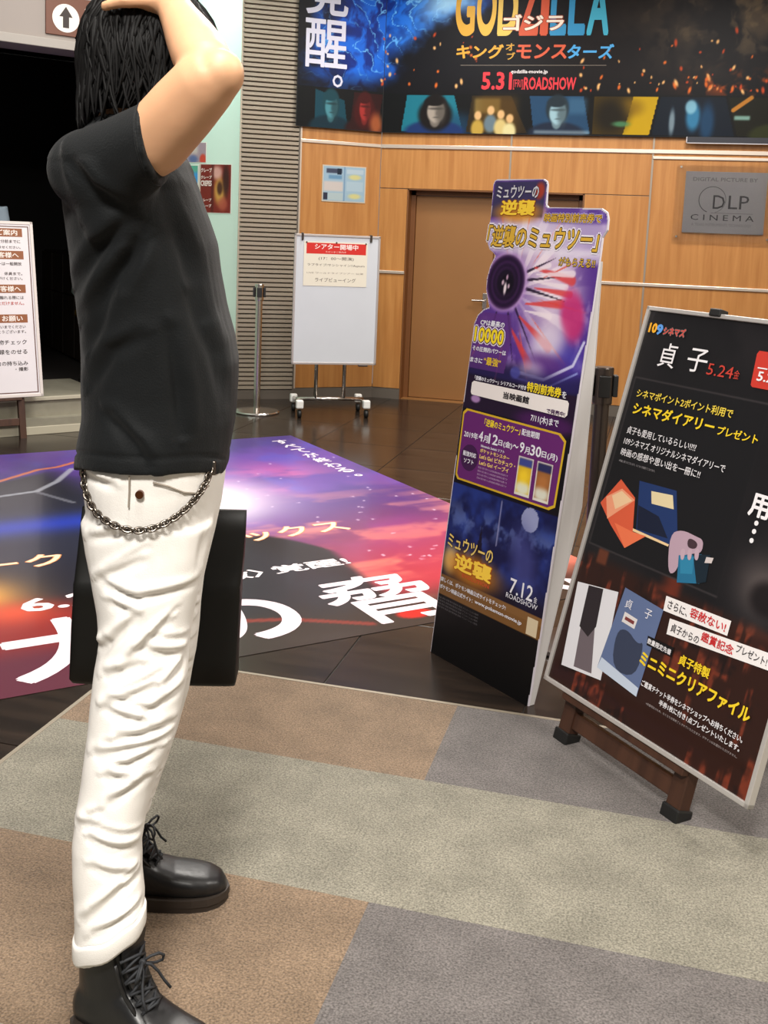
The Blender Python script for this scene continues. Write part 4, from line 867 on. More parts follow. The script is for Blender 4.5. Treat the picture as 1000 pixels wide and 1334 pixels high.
txt(psh, '数量限定先着', .331, .225, .083, .014, Wt, z=.0044, bold=.02); txt(psh, '貞子特製', .443, .215, .1, .026, Yl, bold=.03); txt(psh, 'ミニミニクリアファイル', .322, .167, .36, .036, Yl, bold=.04)
txt(psh, 'ご鑑賞チケット半券をシネマショップへお持ちください。', .348, .122, .332, .0155, Wt, bold=.02); txt(psh, '半券1枚に付き1点プレゼントいたします。', .42, .101, .259, .0145, Wt, bold=.02); txt(psh, '※数量限定のため、なくなり次第終了とさせていただきます。デザインはお選びいただけません。', .38, .086, .298, .006, (160, 150, 150))
txt(psh, '貞', .222, .283, .026, .024, (226, 226, 236), z=.0044); txt(psh, '子', .296, .281, .026, .024, (226, 226, 236), z=.0044)
MB().box((.238, H_ - .008, -.016), (.276, H_ + .012, .014), .003).build('clip', M_BLACK, pb_, Rb)
# easel legs and rails
LL = Vector((-.193, 2.753, 0)); LR = Vector((.091, 2.444, 0))
for P in (LL, LR):
    base = P + bb * .03
    loc_ = (Matrix(MBd).inverted() @ (P)); x = loc_.x
    p1 = MBd @ Vector((x, .9, -.034)); p0 = Vector((P.x, P.y, CZ + .02)) - BN * .034 * 0
    p0 = MBd @ Vector((x, loc_.y + .03, -.034))
    Mleg = frame(p0, BU, p1 - p0); Ln = (p1 - p0).length
    lg = MB().box((-.0225, 0, -.018), (.0225, Ln, .018), .003).build('leg', M_EASEL, pb_, rel(rb0, Mleg))
    MB().box((-.028, -.028 + .0, -.026), (.028, .012, .024), .004).build('rubber_foot', M_BLACK, lg)
    q1 = p1 - BN * .03; q0 = Vector((p1.x, p1.y, CZ + .016)) + bb * .22
    Mq = frame(q0, BU, q1 - q0)
    lg2 = MB().box((-.018, 0, -.014), (.018, (q1 - q0).length, .014), .003).build('leg', M_EASEL, pb_, rel(rb0, Mq))
    MB().box((-.022, -.016, -.02), (.022, .012, .02), .004).build('rubber_foot', M_BLACK, lg2)
xl = (Matrix(MBd).inverted() @ LL); xr = (Matrix(MBd).inverted() @ LR)
MB().box((xl.x, xl.y + .055, -.046), (xr.x, xl.y + .10, -.022), .003).build('cross_rail', M_EASEL, pb_, Rb)
MB().box((xl.x - .02, -.02, -.05), (xr.x + .02, .0, .004), .003).build('ledge', M_EASEL, pb_, Rb)
MB().box((xl.x, .6, -.046), (xr.x, .64, -.022), .003).build('cross_rail', M_EASEL, pb_, Rb)

# ------------------------------------------------------------------ the visitor (local frame: x = the way he faces, y = his left, z = up)
HO = Vector((-.83, 1.62, CZ)); HA = math.radians(17.5)
M_SKIN = mat('skin', rgb(206, 158, 122), .5, spec=.35, noise=(14, .05), Subsurface_Weight=.08)
M_SKIN.node_tree.nodes['Principled BSDF'].inputs['Subsurface Radius'].default_value = (.02, .008, .004)
M_SHIRT = mat('washed_black_cotton', rgb(12, 15, 17), .75, spec=.22, noise=(30, .10), bump=(350, .25), Sheen_Weight=.06)
M_TROUS = mat('white_cotton_twill', rgb(238, 235, 230), .75, spec=.25, noise=(6, .03), bump=(500, .15))
M_HAIR = mat('black_hair', rgb(9, 8, 8), .62, spec=.2)
M_BOOT = mat('black_boot_leather', rgb(24, 24, 25), .36, spec=.5, noise=(12, .15), bump=(60, .15))
M_SOLE = mat('dark_rubber_sole', rgb(50, 42, 36), .6)
M_LACE = mat('charcoal_lace', rgb(34, 36, 40), .7)

def folds(me, strokes, amp, w, noise_amp=0., nscale=(9, 9, 5), side=True, seed=0, lim=None):
    """press cloth folds into a mesh: strokes are polylines in the (x, z) plane seen from his right side"""
    N = len(me.vertices); co = np.zeros(N * 3); me.vertices.foreach_get('co', co); co = co.reshape(-1, 3)
    nr = np.zeros(N * 3); me.vertices.foreach_get('normal', nr); nr = nr.reshape(-1, 3)
    disp = np.zeros(N); x, z = co[:, 0], co[:, 2]
    wt = sst(.05, .5, -nr[:, 1])
    for k, st in enumerate(strokes):
        best = np.full(N, 9.); sgn = np.zeros(N); L = len(st) - 1; tt = np.zeros(N)
        for i in range(L):
            (xa, za), (xb, zb) = st[i], st[i + 1]; L2 = (xb - xa) ** 2 + (zb - za) ** 2
            t = np.clip(((x - xa) * (xb - xa) + (z - za) * (zb - za)) / L2, 0, 1)
            dx = x - xa - t * (xb - xa); dz = z - za - t * (zb - za); d = np.hypot(dx, dz)
            c = (xb - xa) * dz - (zb - za) * dx
            up = d < best; best = np.where(up, d, best); sgn = np.where(up, np.sign(c), sgn); tt = np.where(up, (i + t) / L, tt)
        e = 4 * tt * (1 - tt) * .6 + .4
        disp += e * amp * (-np.exp(-(best / w) ** 2) + .75 * np.exp(-((best * sgn - 1.7 * w) / (1.1 * w)) ** 2)) * wt
    if noise_amp:
        q = co * np.array(nscale); nz = fbm(q[:, 0] + q[:, 1] * .7 + 20, q[:, 2] + q[:, 1] * .6 + 20, 100 + seed, 4) - .5
        disp += nz * 2 * noise_amp
    if lim is not None: disp *= lim(co)
    co += nr * disp[:, None]
    me.vertices.foreach_set('co', co.ravel()); me.update()

TORSO = [(.925, -.112, .138, .182), (.965, -.107, .141, .180), (1.015, -.100, .148, .176), (1.07, -.101, .151, .174), (1.12, -.100, .152, .174), (1.165, -.101, .145, .176), (1.215, -.108, .131, .180), (1.265, -.115, .121, .185), (1.31, -.120, .114, .190), (1.36, -.127, .096, .195), (1.41, -.133, .078, .196), (1.44, -.133, .066, .185), (1.468, -.120, .048, .150), (1.49, -.098, .03, .10), (1.51, -.08, .018, .066)]
def torso_rings(shrink, z_from=0., n=40):
    out = []
    for z, b, f, ry in TORSO:
        if z < z_from: continue
        cx = (b + f) / 2; rx = (f - b) / 2 - shrink; out.append(ell_ring((cx, 0, z), (rx, 0, 0), (0, ry - shrink, 0), n, 2.3))
    return out
LEGN = [(.86, .017, -.075, .108, .092), (.81, .017, -.082, .099, .088), (.76, .017, -.088, .088, .084), (.709, .018, -.094, .078, .078), (.66, .018, -.10, .073, .074), (.61, .014, -.107, .077, .072), (.56, .008, -.114, .075, .070), (.51, .002, -.12, .072, .068), (.47, -.008, -.126, .066, .066), (.432, -.017, -.132, .060, .064), (.382, -.027, -.139, .058, .063), (.332, -.033, -.145, .056, .061), (.282, -.031, -.151, .056, .060), (.245, -.027, -.156, .057, .060), (.207, -.025, -.16, .056, .060), (.178, -.024, -.163, .057, .061)]
LEGF = [(.86, .017, .075, .105, .092), (.81, .017, .082, .096, .088), (.76, .016, .088, .086, .084), (.709, .015, .095, .076, .078), (.66, .013, .102, .072, .074), (.61, .009, .11, .072, .072), (.56, .004, .118, .072, .070), (.51, -.002, .127, .068, .068), (.47, -.004, .135, .064, .066), (.432, -.010, .143, .060, .064), (.382, -.020, .152, .058, .063), (.332, -.033, .161, .056, .061), (.282, -.048, .17, .056, .060), (.245, -.058, .177, .056, .060), (.207, -.067, .184, .056, .060), (.178, -.073, .188, .057, .061)]
def leg_rings(L, sh, n=32, extra=()):
    return [ell_ring((cx, cy, z), (rx - sh, 0, 0), (0, ry - sh, 0), n, 2.1) for z, cx, cy, rx, ry in list(L) + list(extra)]

# right arm: raised, elbow towards the viewer, hand on the head; left arm: hanging, holding the bag
RS, RE, RW = Vector((-.035, -.165, 1.405)), Vector((.134, -.300, 1.543)), Vector((.050, -.092, 1.671))
RM = Vector((.048, -.238, 1.458))          # where the sleeve ends
LS, LE, LW = Vector((-.03, .17, 1.42)), Vector((-.035, .235, 1.13)), Vector((.015, .255, .905))
def mixv(a, b, t): return a * (1 - t) + b * t
HC = Vector((.0, 0, 1.607)); HR = Matrix.Rotation(math.radians(24), 3, 'Z')
def hp(x, y, z): return tuple(HC + HR @ Vector((x, y, z)))
body = MB()
body.loft(torso_rings(.034))
body.loft([ell_ring((.017, 0, z), (rx, 0, 0), (0, ry, 0), 32, 2.3) for z, rx, ry in ((.80, .06, .11), (.85, .08, .13), (.90, .088, .14), (.95, .092, .145))])
for L in (LEGN, LEGF):
    e = L[-1]; body.loft(leg_rings(L, .017, extra=[(.13, e[1] - .002, e[2], .046, .046), (.09, e[1] - .002, e[2], .045, .044), (.05, e[1], e[2], .045, .042)]))
body.tube([(-.035, 0, 1.46), (-.02, 0, 1.52), (-.008, 0, 1.56)], [.064, .054, .052], 20)
body.ball(tuple(HC), (.094, .075, .106), 28, 20, HR)
body.ball(hp(.03, 0, -.055), (.058, .054, .062), 20, 14, HR)               # jaw
body.ball(hp(.062, 0, -.092), (.024, .026, .018), 14, 10, HR)              # chin
body.loft([[hp(*p) for p in r] for r in ([(.088, -.008, .018), (.088, .008, .018), (.096, .005, .02), (.096, -.005, .02)], [(.08, -.016, -.028), (.08, .016, -.028), (.112, .008, -.024), (.112, -.008, -.024)], [(.08, -.012, -.036), (.08, .012, -.036), (.1, .006, -.034), (.1, -.006, -.034)])])
body.tube([hp(.078, -.024, -.058), hp(.091, 0, -.056), hp(.078, .024, -.058)], .007, 8)   # lips
body.tube([hp(.078, -.034, .026), hp(.09, 0, .022), hp(.078, .034, .026)], .008, 8)      # brow
for sy in (-1, 1): body.ball(hp(-.008, sy * .077, -.012), (.018, .009, .031), 12, 10, HR)
body.tube([RS, mixv(RS, RM, .6), RM, mixv(RM, RE, .5), mixv(RM, RE, .9), RE + Vector((.008, -.003, .004))], [.038, .046, .050, .048, .044, .038], 24)
body.ball(tuple(RE + Vector((.012, -.004, .002))), (.033, .034, .034), 20, 14)
body.tube([RE + Vector((.004, -.002, -.01)), mixv(RE, RW, .12), mixv(RE, RW, .3), mixv(RE, RW, .5), mixv(RE, RW, .78), RW], [.034, .039, .0405, .037, .030, .026], 24)
body.tube([LS, mixv(LS, LE, .4), LE, mixv(LE, LW, .3), LW], [.042, .046, .041, .040, .027], 20)
def hand(mb, wrist, fwd, side, nrm, curl, thumb, k=1.):
    """palm, four unequal bent fingers and a thumb leaving the side of the palm; nrm = back of the hand"""
    fwd = fwd.normalized(); side = (side - fwd * side.dot(fwd)).normalized(); nrm = nrm.normalized()
    pc = wrist + fwd * .045
    mb.loft([ell_ring(tuple(wrist + fwd * d), tuple(side * w), tuple(nrm * t), 16, 2.6) for d, w, t in ((-.01, .026, .02), (.02, .034, .018), (.055, .042, .016), (.085, .042, .013), (.094, .036, .009))])
    for j, (o, ln) in enumerate(((-.032, .068), (-.011, .078), (.011, .074), (.031, .058))):
        p = wrist + fwd * .086 + side * o; d = fwd + side * (o * 2.2); pts = [p - d * .02, p]; a = 0.
        for q, f in enumerate((.42, .32, .26)):
            a += curl[q]; dd = (d * math.cos(a) - nrm * math.sin(a)).normalized(); p = p + dd * ln * f * k; pts.append(p)
        mb.cap_tube(pts, [.0095, .0095, .009, .0085, .0075], 10)
    p = wrist + fwd * .025 - side * .03 * thumb; d1 = (fwd * .7 - side * .75 * thumb - nrm * .25).normalized(); d2 = (fwd * .95 - side * .35 * thumb - nrm * .4).normalized()
    mb.cap_tube([wrist + fwd * .01 - side * .012 * thumb, p, p + d1 * .035, p + d1 * .035 + d2 * .03], [.014, .0135, .0105, .0085], 10)
hand(body, RW + Vector((-.004, .002, .002)), Vector((-.80, .58, .16)), Vector((.58, .80, 0)), Vector((-.05, -.22, .97)), (.30, .42, .35), 1)
hand(body, LW + Vector((0, 0, -.005)), Vector((.12, .02, -1)), Vector((1, 0, .1)), Vector((0, 1, 0)), (.9, 1.1, .8), -1)
bme = remeshed(body, .0044, 9, .5, 'person')
person = put('person', bme, None, M_SKIN, loc=HO); person.rotation_euler = (0, 0, HA)
tag(person, 'person in black T-shirt, white trousers and black boots with right hand on the head', 'person')

# eyes
for sy in (-1, 1):
    e = MB().ball(hp(.077, sy * .031, .004), .012, 14, 10).build('eye', mat('eye_white', rgb(225, 220, 214), .25), person, smooth=True)
    MB().ball(hp(.086, sy * .031, .004), (.0048, .0058, .0058), 12, 8, HR).build('iris', mat('dark_iris', rgb(34, 22, 18), .2), e, smooth=True)
    MB().tube([hp(.082, sy * .016, .026), hp(.084, sy * .032, .031), hp(.072, sy * .05, .026)], [.003, .0034, .002], 6).build('eyebrow', M_HAIR, person)

# hair: a close cap under layered locks
hair = MB()
cap_r = (.104, .086, .112)
rings = []
for ph in (6, 18, 32, 46, 60, 74, 88, 100, 112, 122, 132, 143):
    ring = []
    for i in range(40):
        t = 2 * math.pi * i / 40; front = max(0, math.cos(t)) ** 1.5
        p = math.radians(min(ph, 143 - 84 * front)); k = 1.0
        ps = math.sin(min(p, 1.9)); ring.append(hp(cap_r[0] * ps * math.cos(t) * k, cap_r[1] * ps * math.sin(t) * k, cap_r[2] * math.cos(p)))
    rings.append(ring)
hair.loft(rings[::-1])
rh = random.Random(11)
for k in range(900):
    t = rh.uniform(0, 2 * math.pi); front = max(0, math.cos(t)) ** 1.3
    p0 = math.radians(rh.uniform(4, 95) * (1 - .35 * front)); plim = math.radians(148 - 74 * front + rh.uniform(-10, 12))
    ln = math.radians(rh.uniform(40, 75)); p1 = min(p0 + ln, plim)
    if p1 - p0 < .12: p0 = p1 - .35
    tw = rh.uniform(-.35, .35); lift = rh.uniform(.0, .012); pts = []; rad = []
    for q in range(8):
        f = q / 7; p = p0 + (p1 - p0) * f; tt = t + tw * f * f; r = 1.0 + .045 + lift * 6 * math.sin(f * 2.4) + .05 * f * f * rh.uniform(.2, 1)
        ps = math.sin(min(p, 1.82)); pts.append(hp(cap_r[0] * r * ps * math.cos(tt), cap_r[1] * r * ps * math.sin(tt), cap_r[2] * (r - .02) * math.cos(p) - max(0, p - 1.75) * .02)); rad.append((.0046 if f < .6 else .0046 * (1 - (f - .6) / .42)) * (.55 + .45 * min(1, f * 4)) + .0006)
    hair.tube(pts, rad, 6, .6)
hair.build('hair', M_HAIR, person, smooth=True)

# T-shirt
SH = [[(-.081, 1.249), (-.035, 1.304), (.008, 1.345)], [(-.066, 1.197), (-.018, 1.26), (.021, 1.306)], [(-.061, 1.089), (-.026, 1.144), (.018, 1.168)], [(.081, 1.391), (.113, 1.34), (.136, 1.284)], [(.051, 1.39), (.083, 1.291), (.106, 1.203)], [(.088, 1.229), (.125, 1.141), (.144, 1.059)], [(-.081, 1.432), (-.044, 1.386), (-.001, 1.362)], [(-.057, 1.152), (-.035, 1.224), (-.009, 1.287)], [(.021, 1.323), (-.009, 1.252)], [(.06, 1.18), (.075, 1.09), (.08, 1.0)], [(-.03, 1.04), (.01, .98), (.03, .94)]]
shirt = MB(); shirt.loft(torso_rings(0.))
def sleeve(mb, a, b, t1, r0, r1):
    d = (b - a).normalized(); mb.tube([a - d * .03, a, mixv(a, b, t1 * .5), mixv(a, b, t1)], [r0 * .9, r0, (r0 + r1) / 2, r1], 28)
shirt.loft([ell_ring(tuple(c), tuple(Vector(a)), tuple(Vector(b)), 32, 2.1) for c, a, b in ((RS + Vector((-.045, .03, -.015)), (.02, .035, .0), (-.012, 0, .055)), (RS + Vector((-.02, .0, .0)), (.03, .05, .0), (-.022, 0, .066)), (mixv(RS, RM, .45), (.025, .056, 0), (-.020, 0, .062)), (mixv(RS, RM, .8), (.016, .058, 0), (-.012, 0, .058)), (RM + Vector((.002, -.002, -.002)), (.012, .060, 0), (-.008, 0, .057)))]); sleeve(shirt, LS + Vector((0, -.02, -.01)), LE, .6, .064, .060)
shirt.ball(tuple(RS + Vector((-.018, .016, .012))), (.075, .062, .064), 20, 14); shirt.ball(tuple(LS + Vector((-.01, -.022, .0))), (.072, .066, .066), 20, 14)
shirt.ball((-.02, -.175, 1.375), (.06, .04, .07), 18, 12)
tme = remeshed(shirt, .005, 9, .5, 't_shirt')
folds(tme, SH, .0092, .0115, .0045, (7, 7, 4), seed=3, lim=lambda c: np.where(c[:, 2] > 1.43, .4, 1.))
def ride(c): return .026 * sst(.02, .17, -c[:, 1]) * (1 - sst(.95, 1.08, c[:, 2]))
N = len(tme.vertices); co = np.zeros(N * 3); tme.vertices.foreach_get('co', co); co = co.reshape(-1, 3); g_ = .0026 * np.exp(-((co[:, 2] - .953) / .0035) ** 2); co[:, 0] -= g_ * np.sign(co[:, 0] - .013) * np.minimum(1, np.abs(co[:, 0] - .013) / .08); co[:, 1] -= g_ * np.sign(co[:, 1]) * np.minimum(1, np.abs(co[:, 1]) / .08)
co[:, 2] += ride(co) + .006 * (1 - sst(.95, 1.05, co[:, 2])); tme.vertices.foreach_set('co', co.ravel()); tme.update()
tsh = put('t_shirt', tme, person, M_SHIRT)
MB().tube([tuple(p) for p in ell_ring(tuple(RM + Vector((-.004, .003, -.004))), (.0125, .0605, 0), (-.0085, 0, .0575), 44, 2.1)], .0018, 6, closed=True).build('cuff_seam', M_SHIRT, tsh, smooth=True)

# trousers
TR = [[(-.047, .781), (-.013, .8), (.02, .818)], [(-.042, .776), (.018, .758), (.108, .769)], [(-.025, .745), (.008, .734)], [(-.027, .677), (.018, .729)], [(.003, .653), (.065, .713)], [(-.032, .625), (.02, .65)], [(.026, .674), (.097, .651)], [(-.044, .661), (-.029, .68)], [(-.071, .941), (-.025, .935)], [(-.06, .843), (-.014, .858)], [(.116, .848), (.11, .8)], [(.067, .613), (.097, .651)], [(-.026, .582), (.043, .613)], [(.036, .573), (.09, .598)], [(-.032, .573), (.037, .554)], [(-.006, .533), (.068, .545)], [(-.044, .498), (.006, .513), (.069, .52)], [(-.001, .487), (.053, .504)], [(-.024, .468), (.003, .466)], [(-.016, .429), (.035, .459)], [(-.05, .367), (.017, .343)], [(-.042, .322), (.014, .301)], [(-.056, .234), (.002, .281), (.036, .297)], [(-.036, .215), (.035, .245)], [(-.07, .379), (-.047, .392)]]
tr = MB()
tr.loft([ell_ring((.017, 0, z), (rx, 0, 0), (0, ry, 0), 40, 2.3) for z, rx, ry in ((.765, .05, .10), (.79, .082, .135), (.83, .103, .158), (.87, .111, .167), (.91, .1155, .170), (.945, .118, .170), (.975, .116, .168))])
tr.loft(leg_rings(LEGN, 0, extra=[(.168, -.024, -.165, .057, .061), (.160, -.024, -.1655, .056, .06)])); tr.loft(leg_rings(LEGF, 0, extra=[(.168, -.075, .19, .057, .061), (.160, -.075, .1905, .056, .06)]))
trm = remeshed(tr, .0046, 6, .5, 'trousers')
folds(trm, TR, .0078, .0070, .0028, (9, 9, 6), seed=8)
folds(trm, [[(x + .012, z + .022) for x, z in st] for st in TR[::2]], .0036, .0045, .0, seed=9)
# turned-up hems sit lower at the heel than over the instep
N = len(trm.vertices); co = np.zeros(N * 3); trm.vertices.foreach_get('co', co); co = co.reshape(-1, 3)
lowm = 1 - sst(.15, .26, co[:, 2]); cxl = np.where(co[:, 1] < 0, -.024, -.075)
co[:, 2] += lowm * (.008 + (co[:, 0] - cxl) * .50); trm.vertices.foreach_set('co', co.ravel()); trm.update()
trs = put('trousers', trm, person, M_TROUS)
for cy, cx in ((-.1655, -.024), (.1905, -.075)):
    R4 = []
    for dz, dr in ((-.014, -.004), (-.016, .001), (-.011, .0026), (.012, .0024), (.017, .0012), (.017, -.003)):
        R4.append([(p[0], p[1], p[2] + (p[0] - cx) * .44 + .0022 * math.sin(q * .9 + cy * 40)) for q, p in enumerate(ell_ring((cx, cy, .187 + dz), (.0565 + dr, 0, 0), (0, .0605 + dr, 0), 44, 2.1))])
    MB().loft(R4, cap=False).build('turned_hem', M_TROUS, trs, smooth=True)
M_RIVET = mat('copper_rivet', rgb(110, 66, 40), .35, .9)
def hip_y(x, off=.0): q = max(0., 1 - abs((x - .017) / .1165) ** 2.3); return -(.170 * q ** (1 / 2.3)) - off
MB().cyl((.02, hip_y(.02, -.006), .926), (.02, hip_y(.02, .007), .926), .0065, 14).build('rivet', M_RIVET, trs)
MB().tube([(x, hip_y(x, .0035), z) for x, z in ((.04, .945), (.062, .938), (.085, .925), (.105, .918), (.118, .925))], .0016, 6).build('pocket_seam', mat('grey_thread', rgb(150, 140, 128), .8), trs)
MB().tube([(x, hip_y(x, .0035), z) for x, z in ((.004, .955), (.004, .93), (.003, .905))], .0014, 6).build('side_seam', MATS['grey_thread'], trs)

# wallet chain: links hang from the back pocket to the front belt loop
CH = [(-.076, .962), (-.079, .945), (-.074, .92), (-.056, .895), (-.028, .879), (.002, .871), (.022, .870), (.049, .876), (.078, .891), (.102, .913), (.115, .935), (.121, .955)]
pts = []
for i in range(len(CH) - 1):
    for k in range(12):
        t = k / 12; p0, p1, p2, p3 = CH[max(i - 1, 0)], CH[i], CH[i + 1], CH[min(i + 2, len(CH) - 1)]
        f = lambda a: .5 * (2 * p1[a] + (p2[a] - p0[a]) * t + (2 * p0[a] - 5 * p1[a] + 4 * p2[a] - p3[a]) * t * t + (3 * p1[a] - p0[a] - 3 * p2[a] + p3[a]) * t ** 3)
        x, z = f(0), f(1); pts.append(Vector((x, min(hip_y(x, .0085), -.09), z)))
M_CHAIN = mat('chain_steel', rgb(128, 120, 112), .25, 1.)
wc = MB().box((-.008, -.003, -.012), (.008, .003, .012), .002).build('wallet_chain', M_CHAIN, person, loc=tuple(pts[-1]))
link = MB().tube([(.0078 * math.cos(a), 0, .0048 * math.sin(a)) for a in [2 * math.pi * q / 14 for q in range(14)]], .0021, 6, closed=True).mesh('chain_link', True)
acc = 0.; last = pts[0]; cnt = 0
for p in pts:
    acc += (p - last).length
    if acc >= .0086 or cnt == 0:
        acc = 0.; d = (p - last) if cnt else (pts[1] - pts[0]); d.normalize()
        s1 = d.cross(Vector((0, 1, 0))).normalized(); s2 = d.cross(s1); tw = math.radians(40 if cnt % 2 else -40)
        e3 = s1 * math.cos(tw) + s2 * math.sin(tw); e2_ = e3.cross(d)
        Mk = Matrix(((d.x, e2_.x, e3.x, p.x), (d.y, e2_.y, e3.y, p.y), (d.z, e2_.z, e3.z, p.z), (0, 0, 0, 1)))
        put('chain_link', link, wc, M_CHAIN, M=Matrix.Translation(-pts[-1]) @ Mk); cnt += 1
    last = p

# boots
def boot(heel, ang):
    SEC = [(.0, .026, .075), (.012, .034, .088), (.045, .039, .10), (.085, .038, .115), (.12, .039, .105), (.15, .043, .086), (.185, .047, .073), (.22, .048, .067), (.25, .043, .061), (.272, .031, .053), (.285, .014, .038)]
    up = MB(); rings = []
    for x, w, h in SEC:
        r = []
        for q in range(24):
            a = 2 * math.pi * q / 24; cc, ss = math.cos(a), math.sin(a)
            y = w * math.copysign(abs(cc) ** .7, cc); z = .018 + (h - .018) * (.5 + .5 * math.copysign(abs(ss) ** .75, ss)); r.append((x, y, z))
        rings.append(r)
    up.loft(rings)
    up.loft([ell_ring((cx, 0, z), (rx, 0, 0), (0, ry, 0), 28, 2.2) for z, cx, rx, ry in ((.05, .062, .062, .037), (.09, .062, .060, .037), (.12, .057, .053, .039), (.15, .055, .048, .041), (.178, .055, .047, .042), (.196, .055, .047, .042))])
    me = remeshed(up, .0042, 4, .5, 'boot'); Mb = Matrix.Translation(heel) @ Matrix.Rotation(ang, 4, 'Z')
    b = put('boot', me, person, M_BOOT, M=Mb)
    OL = [(x, w + .005) for x, w, h in SEC]; poly = [(x, -w) for x, w in OL] + [(.291, 0)] + [(x, w) for x, w in OL[::-1]]
    MB().prism(poly, .012, .027).build('welt', M_SOLE, b); MB().prism([(x * .985 + .002, y * .96) for x, y in poly if x > .085], .0, .0125).build('sole', M_SOLE, b); MB().prism([(x, y * .96) for x, y in poly if x < .09], .0, .0125).build('heel_block', M_SOLE, b)
    MB().loft([[(x, -w, z), (x, w, z), (x - .006, w * .9, z - .006), (x - .006, -w * .9, z - .006)] for x, w, z in ((.15, .017, .092), (.128, .02, .112), (.112, .022, .14), (.108, .026, .175), (.110, .028, .198))]).build('tongue', M_BOOT, b)
    ey = [(.152, .024, .088), (.140, .025, .101), (.128, .026, .115), (.119, .027, .132), (.114, .028, .150), (.111, .030, .168)]
    for s in (-1, 1):
        MB().tube([(x - .012, s * (w + .003), z - .006) for x, w, z in ey], .0045, 8, .6).build('eyelet_facing', M_BOOT, b, smooth=True)
        for x, w, z in ey: pass
    for k in range(len(ey) - 1):
        for s in (-1, 1):
            (x0, w0, q0), (x1, w1, q1) = ey[k], ey[k + 1]
            MB().tube([(x0 - .006, s * w0, q0 - .002), ((x0 + x1) / 2 + .006, 0, (q0 + q1) / 2 + .006 + .002 * s), (x1 - .006, -s * w1, q1 - .002)], .0026, 6).build('lace', M_LACE, b, smooth=True)
    MB().tube([(ey[0][0] - .006, -.022, ey[0][2]), (ey[0][0] + .004, 0, ey[0][2] + .007), (ey[0][0] - .006, .022, ey[0][2])], .0026, 6).build('lace', M_LACE, b, smooth=True)
    bx, bz = .124, .156
    for s in (-1, 1):
        lp = [(bx, 0, bz), (bx + .010, s * .010, bz + .008), (bx + .018, s * .022, bz + .009), (bx + .021, s * .031, bz + .001), (bx + .017, s * .033, bz - .010), (bx + .010, s * .024, bz - .012), (bx + .004, s * .010, bz - .006), (bx, 0, bz)]
        MB().tube(lp, .0024, 6).build('lace_bow', M_LACE, b, smooth=True)
        MB().tube([(bx, 0, bz), (bx + .012, s * .010, bz - .006), (bx + .019, s * .020, bz - .022), (bx + .026, s * .027, bz - .040), (bx + .036, s * .031, bz - .052)], .0024, 6).build('lace_end', M_LACE, b, smooth=True)
    MB().ball((bx + .002, 0, bz), .006, 10, 8).build('lace_knot', M_LACE, b)
boot((-.073, -.139, 0), math.radians(-30))
boot((-.150, .192, 0), math.radians(2))

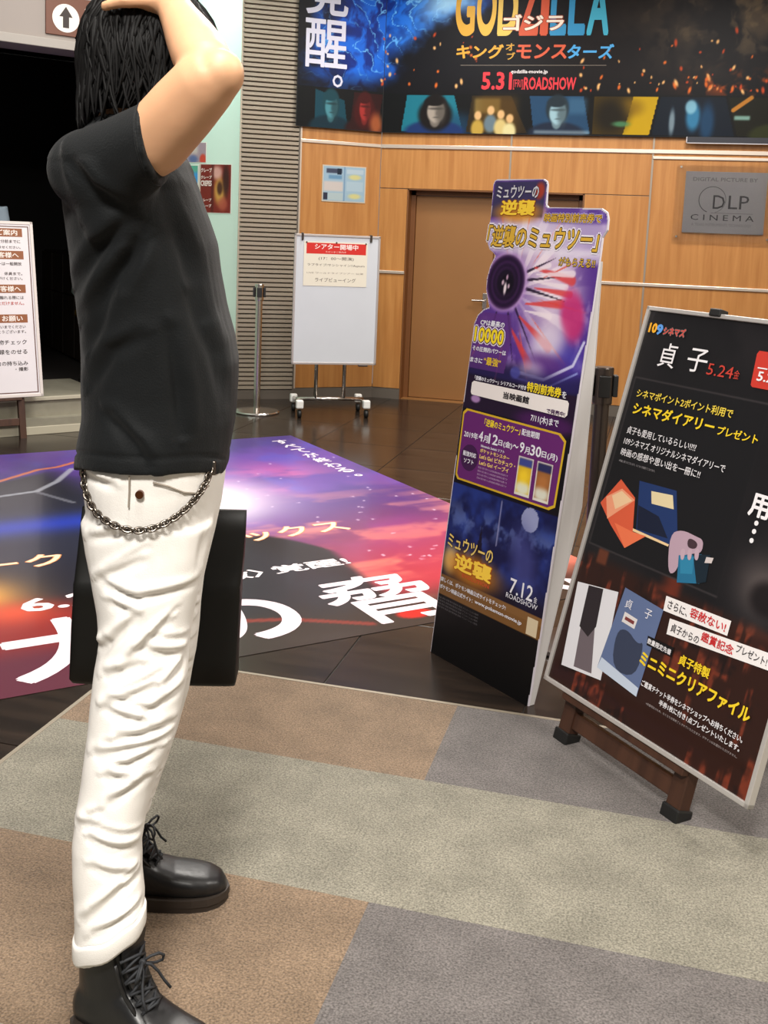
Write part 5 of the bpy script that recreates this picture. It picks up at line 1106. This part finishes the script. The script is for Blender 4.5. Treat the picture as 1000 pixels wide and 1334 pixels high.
# staff member standing inside the entrance, mostly outside the picture
def attendant(loc, rz):
    b = MB(); b.loft([ell_ring((0, 0, z), (rx, 0, 0), (0, ry, 0), 28, 2.3) for z, rx, ry in ((.72, .09, .14), (.80, .10, .15), (.92, .085, .125), (1.05, .10, .15), (1.18, .10, .165), (1.23, .075, .12), (1.26, .05, .06))])
    for sy in (-1, 1):
        b.tube([(0, sy * .075, .76), (.005, sy * .08, .42), (-.01, sy * .085, .08)], [.078, .055, .04], 18); b.ball((.05, sy * .09, .035), (.12, .04, .033), 16, 10)
        b.tube([(0, sy * .15, 1.19), (-.01, sy * .19, .95), (.04, sy * .20, .74)], [.05, .04, .026], 16)
    hb = [(.05, sy * .20, .73) for sy in (-1, 1)]
    for sy in (-1, 1): hand(b, Vector((.042, sy * .20, .735)), Vector((.15, 0, -1)), Vector((1, 0, .15)), Vector((0, sy, 0)), (.25, .3, .25), -sy)
    b.tube([(0, 0, 1.24), (.005, 0, 1.32)], [.045, .043], 16); b.ball((.01, 0, 1.41), (.085, .068, .105), 22, 16); b.ball((.04, 0, 1.36), (.05, .048, .055), 16, 12); b.ball((.098, 0, 1.395), (.014, .011, .018), 12, 8)
    for sy in (-1, 1): b.ball((.005, sy * .07, 1.4), (.016, .008, .026), 10, 8)
    o = put('person', remeshed(b, .007, 4, .5, 'staff_body'), None, M_SKIN, loc=loc); o.rotation_euler = (0, 0, rz)
    tag(o, 'person in a pale blue shirt behind the notice stand at the left edge', 'person')
    c = MB(); c.loft([ell_ring((0, 0, z), (rx, 0, 0), (0, ry, 0), 28, 2.3) for z, rx, ry in ((.70, .105, .155), (.80, .113, .162), (.92, .098, .138), (1.05, .112, .162), (1.18, .112, .177), (1.235, .085, .13), (1.262, .056, .066))])
    for sy in (-1, 1): c.tube([(0, sy * .15, 1.195), (-.008, sy * .18, 1.03), (-.01, sy * .19, .95)], [.06, .055, .052], 18)
    put('shirt', remeshed(c, .008, 4, .5, 'shirt'), o, mat('pale_blue_shirt', rgb(172, 192, 206), .8))
    d = MB(); d.loft([ell_ring((0, 0, z), (rx, 0, 0), (0, ry, 0), 28, 2.3) for z, rx, ry in ((.66, .10, .15), (.74, .108, .158), (.80, .11, .158))])
    for sy in (-1, 1): d.tube([(0, sy * .075, .76), (.005, sy * .08, .42), (-.01, sy * .085, .05)], [.09, .07, .062], 18)
    put('trousers', remeshed(d, .008, 4, .5, 'trousers'), o, M_DARKWALL)
    h = MB(); h.ball((-.012, 0, 1.435), (.09, .077, .10), 24, 16); h.ball((-.04, 0, 1.36), (.055, .065, .07), 16, 12)
    put('hair', remeshed(h, .007, 2, .5, 'hair'), o, M_HAIR)
    for sy in (-1, 1): MB().ball((.088, sy * .028, 1.418), .009, 10, 8).build('eye', MATS['dark_iris'], o)
attendant((-4.665, 6.53, .224), math.radians(-60))

# shopping bag in the left hand
bag = thing('shopping_bag', "plain black shopping bag hanging from the person's left hand behind the white trousers", 'bag', tuple(HO + Matrix.Rotation(HA, 3, 'Z') @ Vector((-.01, .265, .435))), HA)
bgm = MB(); rings = []
for z, x0, x1, d in ((0, -.172, .150, .034), (.01, -.176, .152, .042), (.06, -.174, .152, .044), (.12, -.172, .154, .043), (.18, -.169, .156, .040), (.205, -.168, .156, .043), (.212, -.167, .157, .038), (.26, -.163, .160, .030), (.31, -.160, .162, .016), (.352, -.157, .163, .006)):
    cx = (x0 + x1) / 2; rings.append(ell_ring((cx, 0, z), ((x1 - x0) / 2, 0, 0), (0, d, 0), 64, 14.))
bgm.loft(rings)
M_BAG = mat('black_bag_film', rgb(13, 13, 11), .5, spec=.3, noise=(5, .2), bump=(9, .3))
bgo = bgm.build('bag_body', M_BAG, bag, smooth=True)
for s in (-1, 1):
    MB().tube([(-.06, s * .006, .335), (-.055, s * .008, .38), (-.02, s * .006, .425), (.025, s * .004, .43), (.05, s * .006, .39), (.055, s * .006, .335)], .004, 8, .5).build('handle', M_BAG, bag, smooth=True)

flush_text()
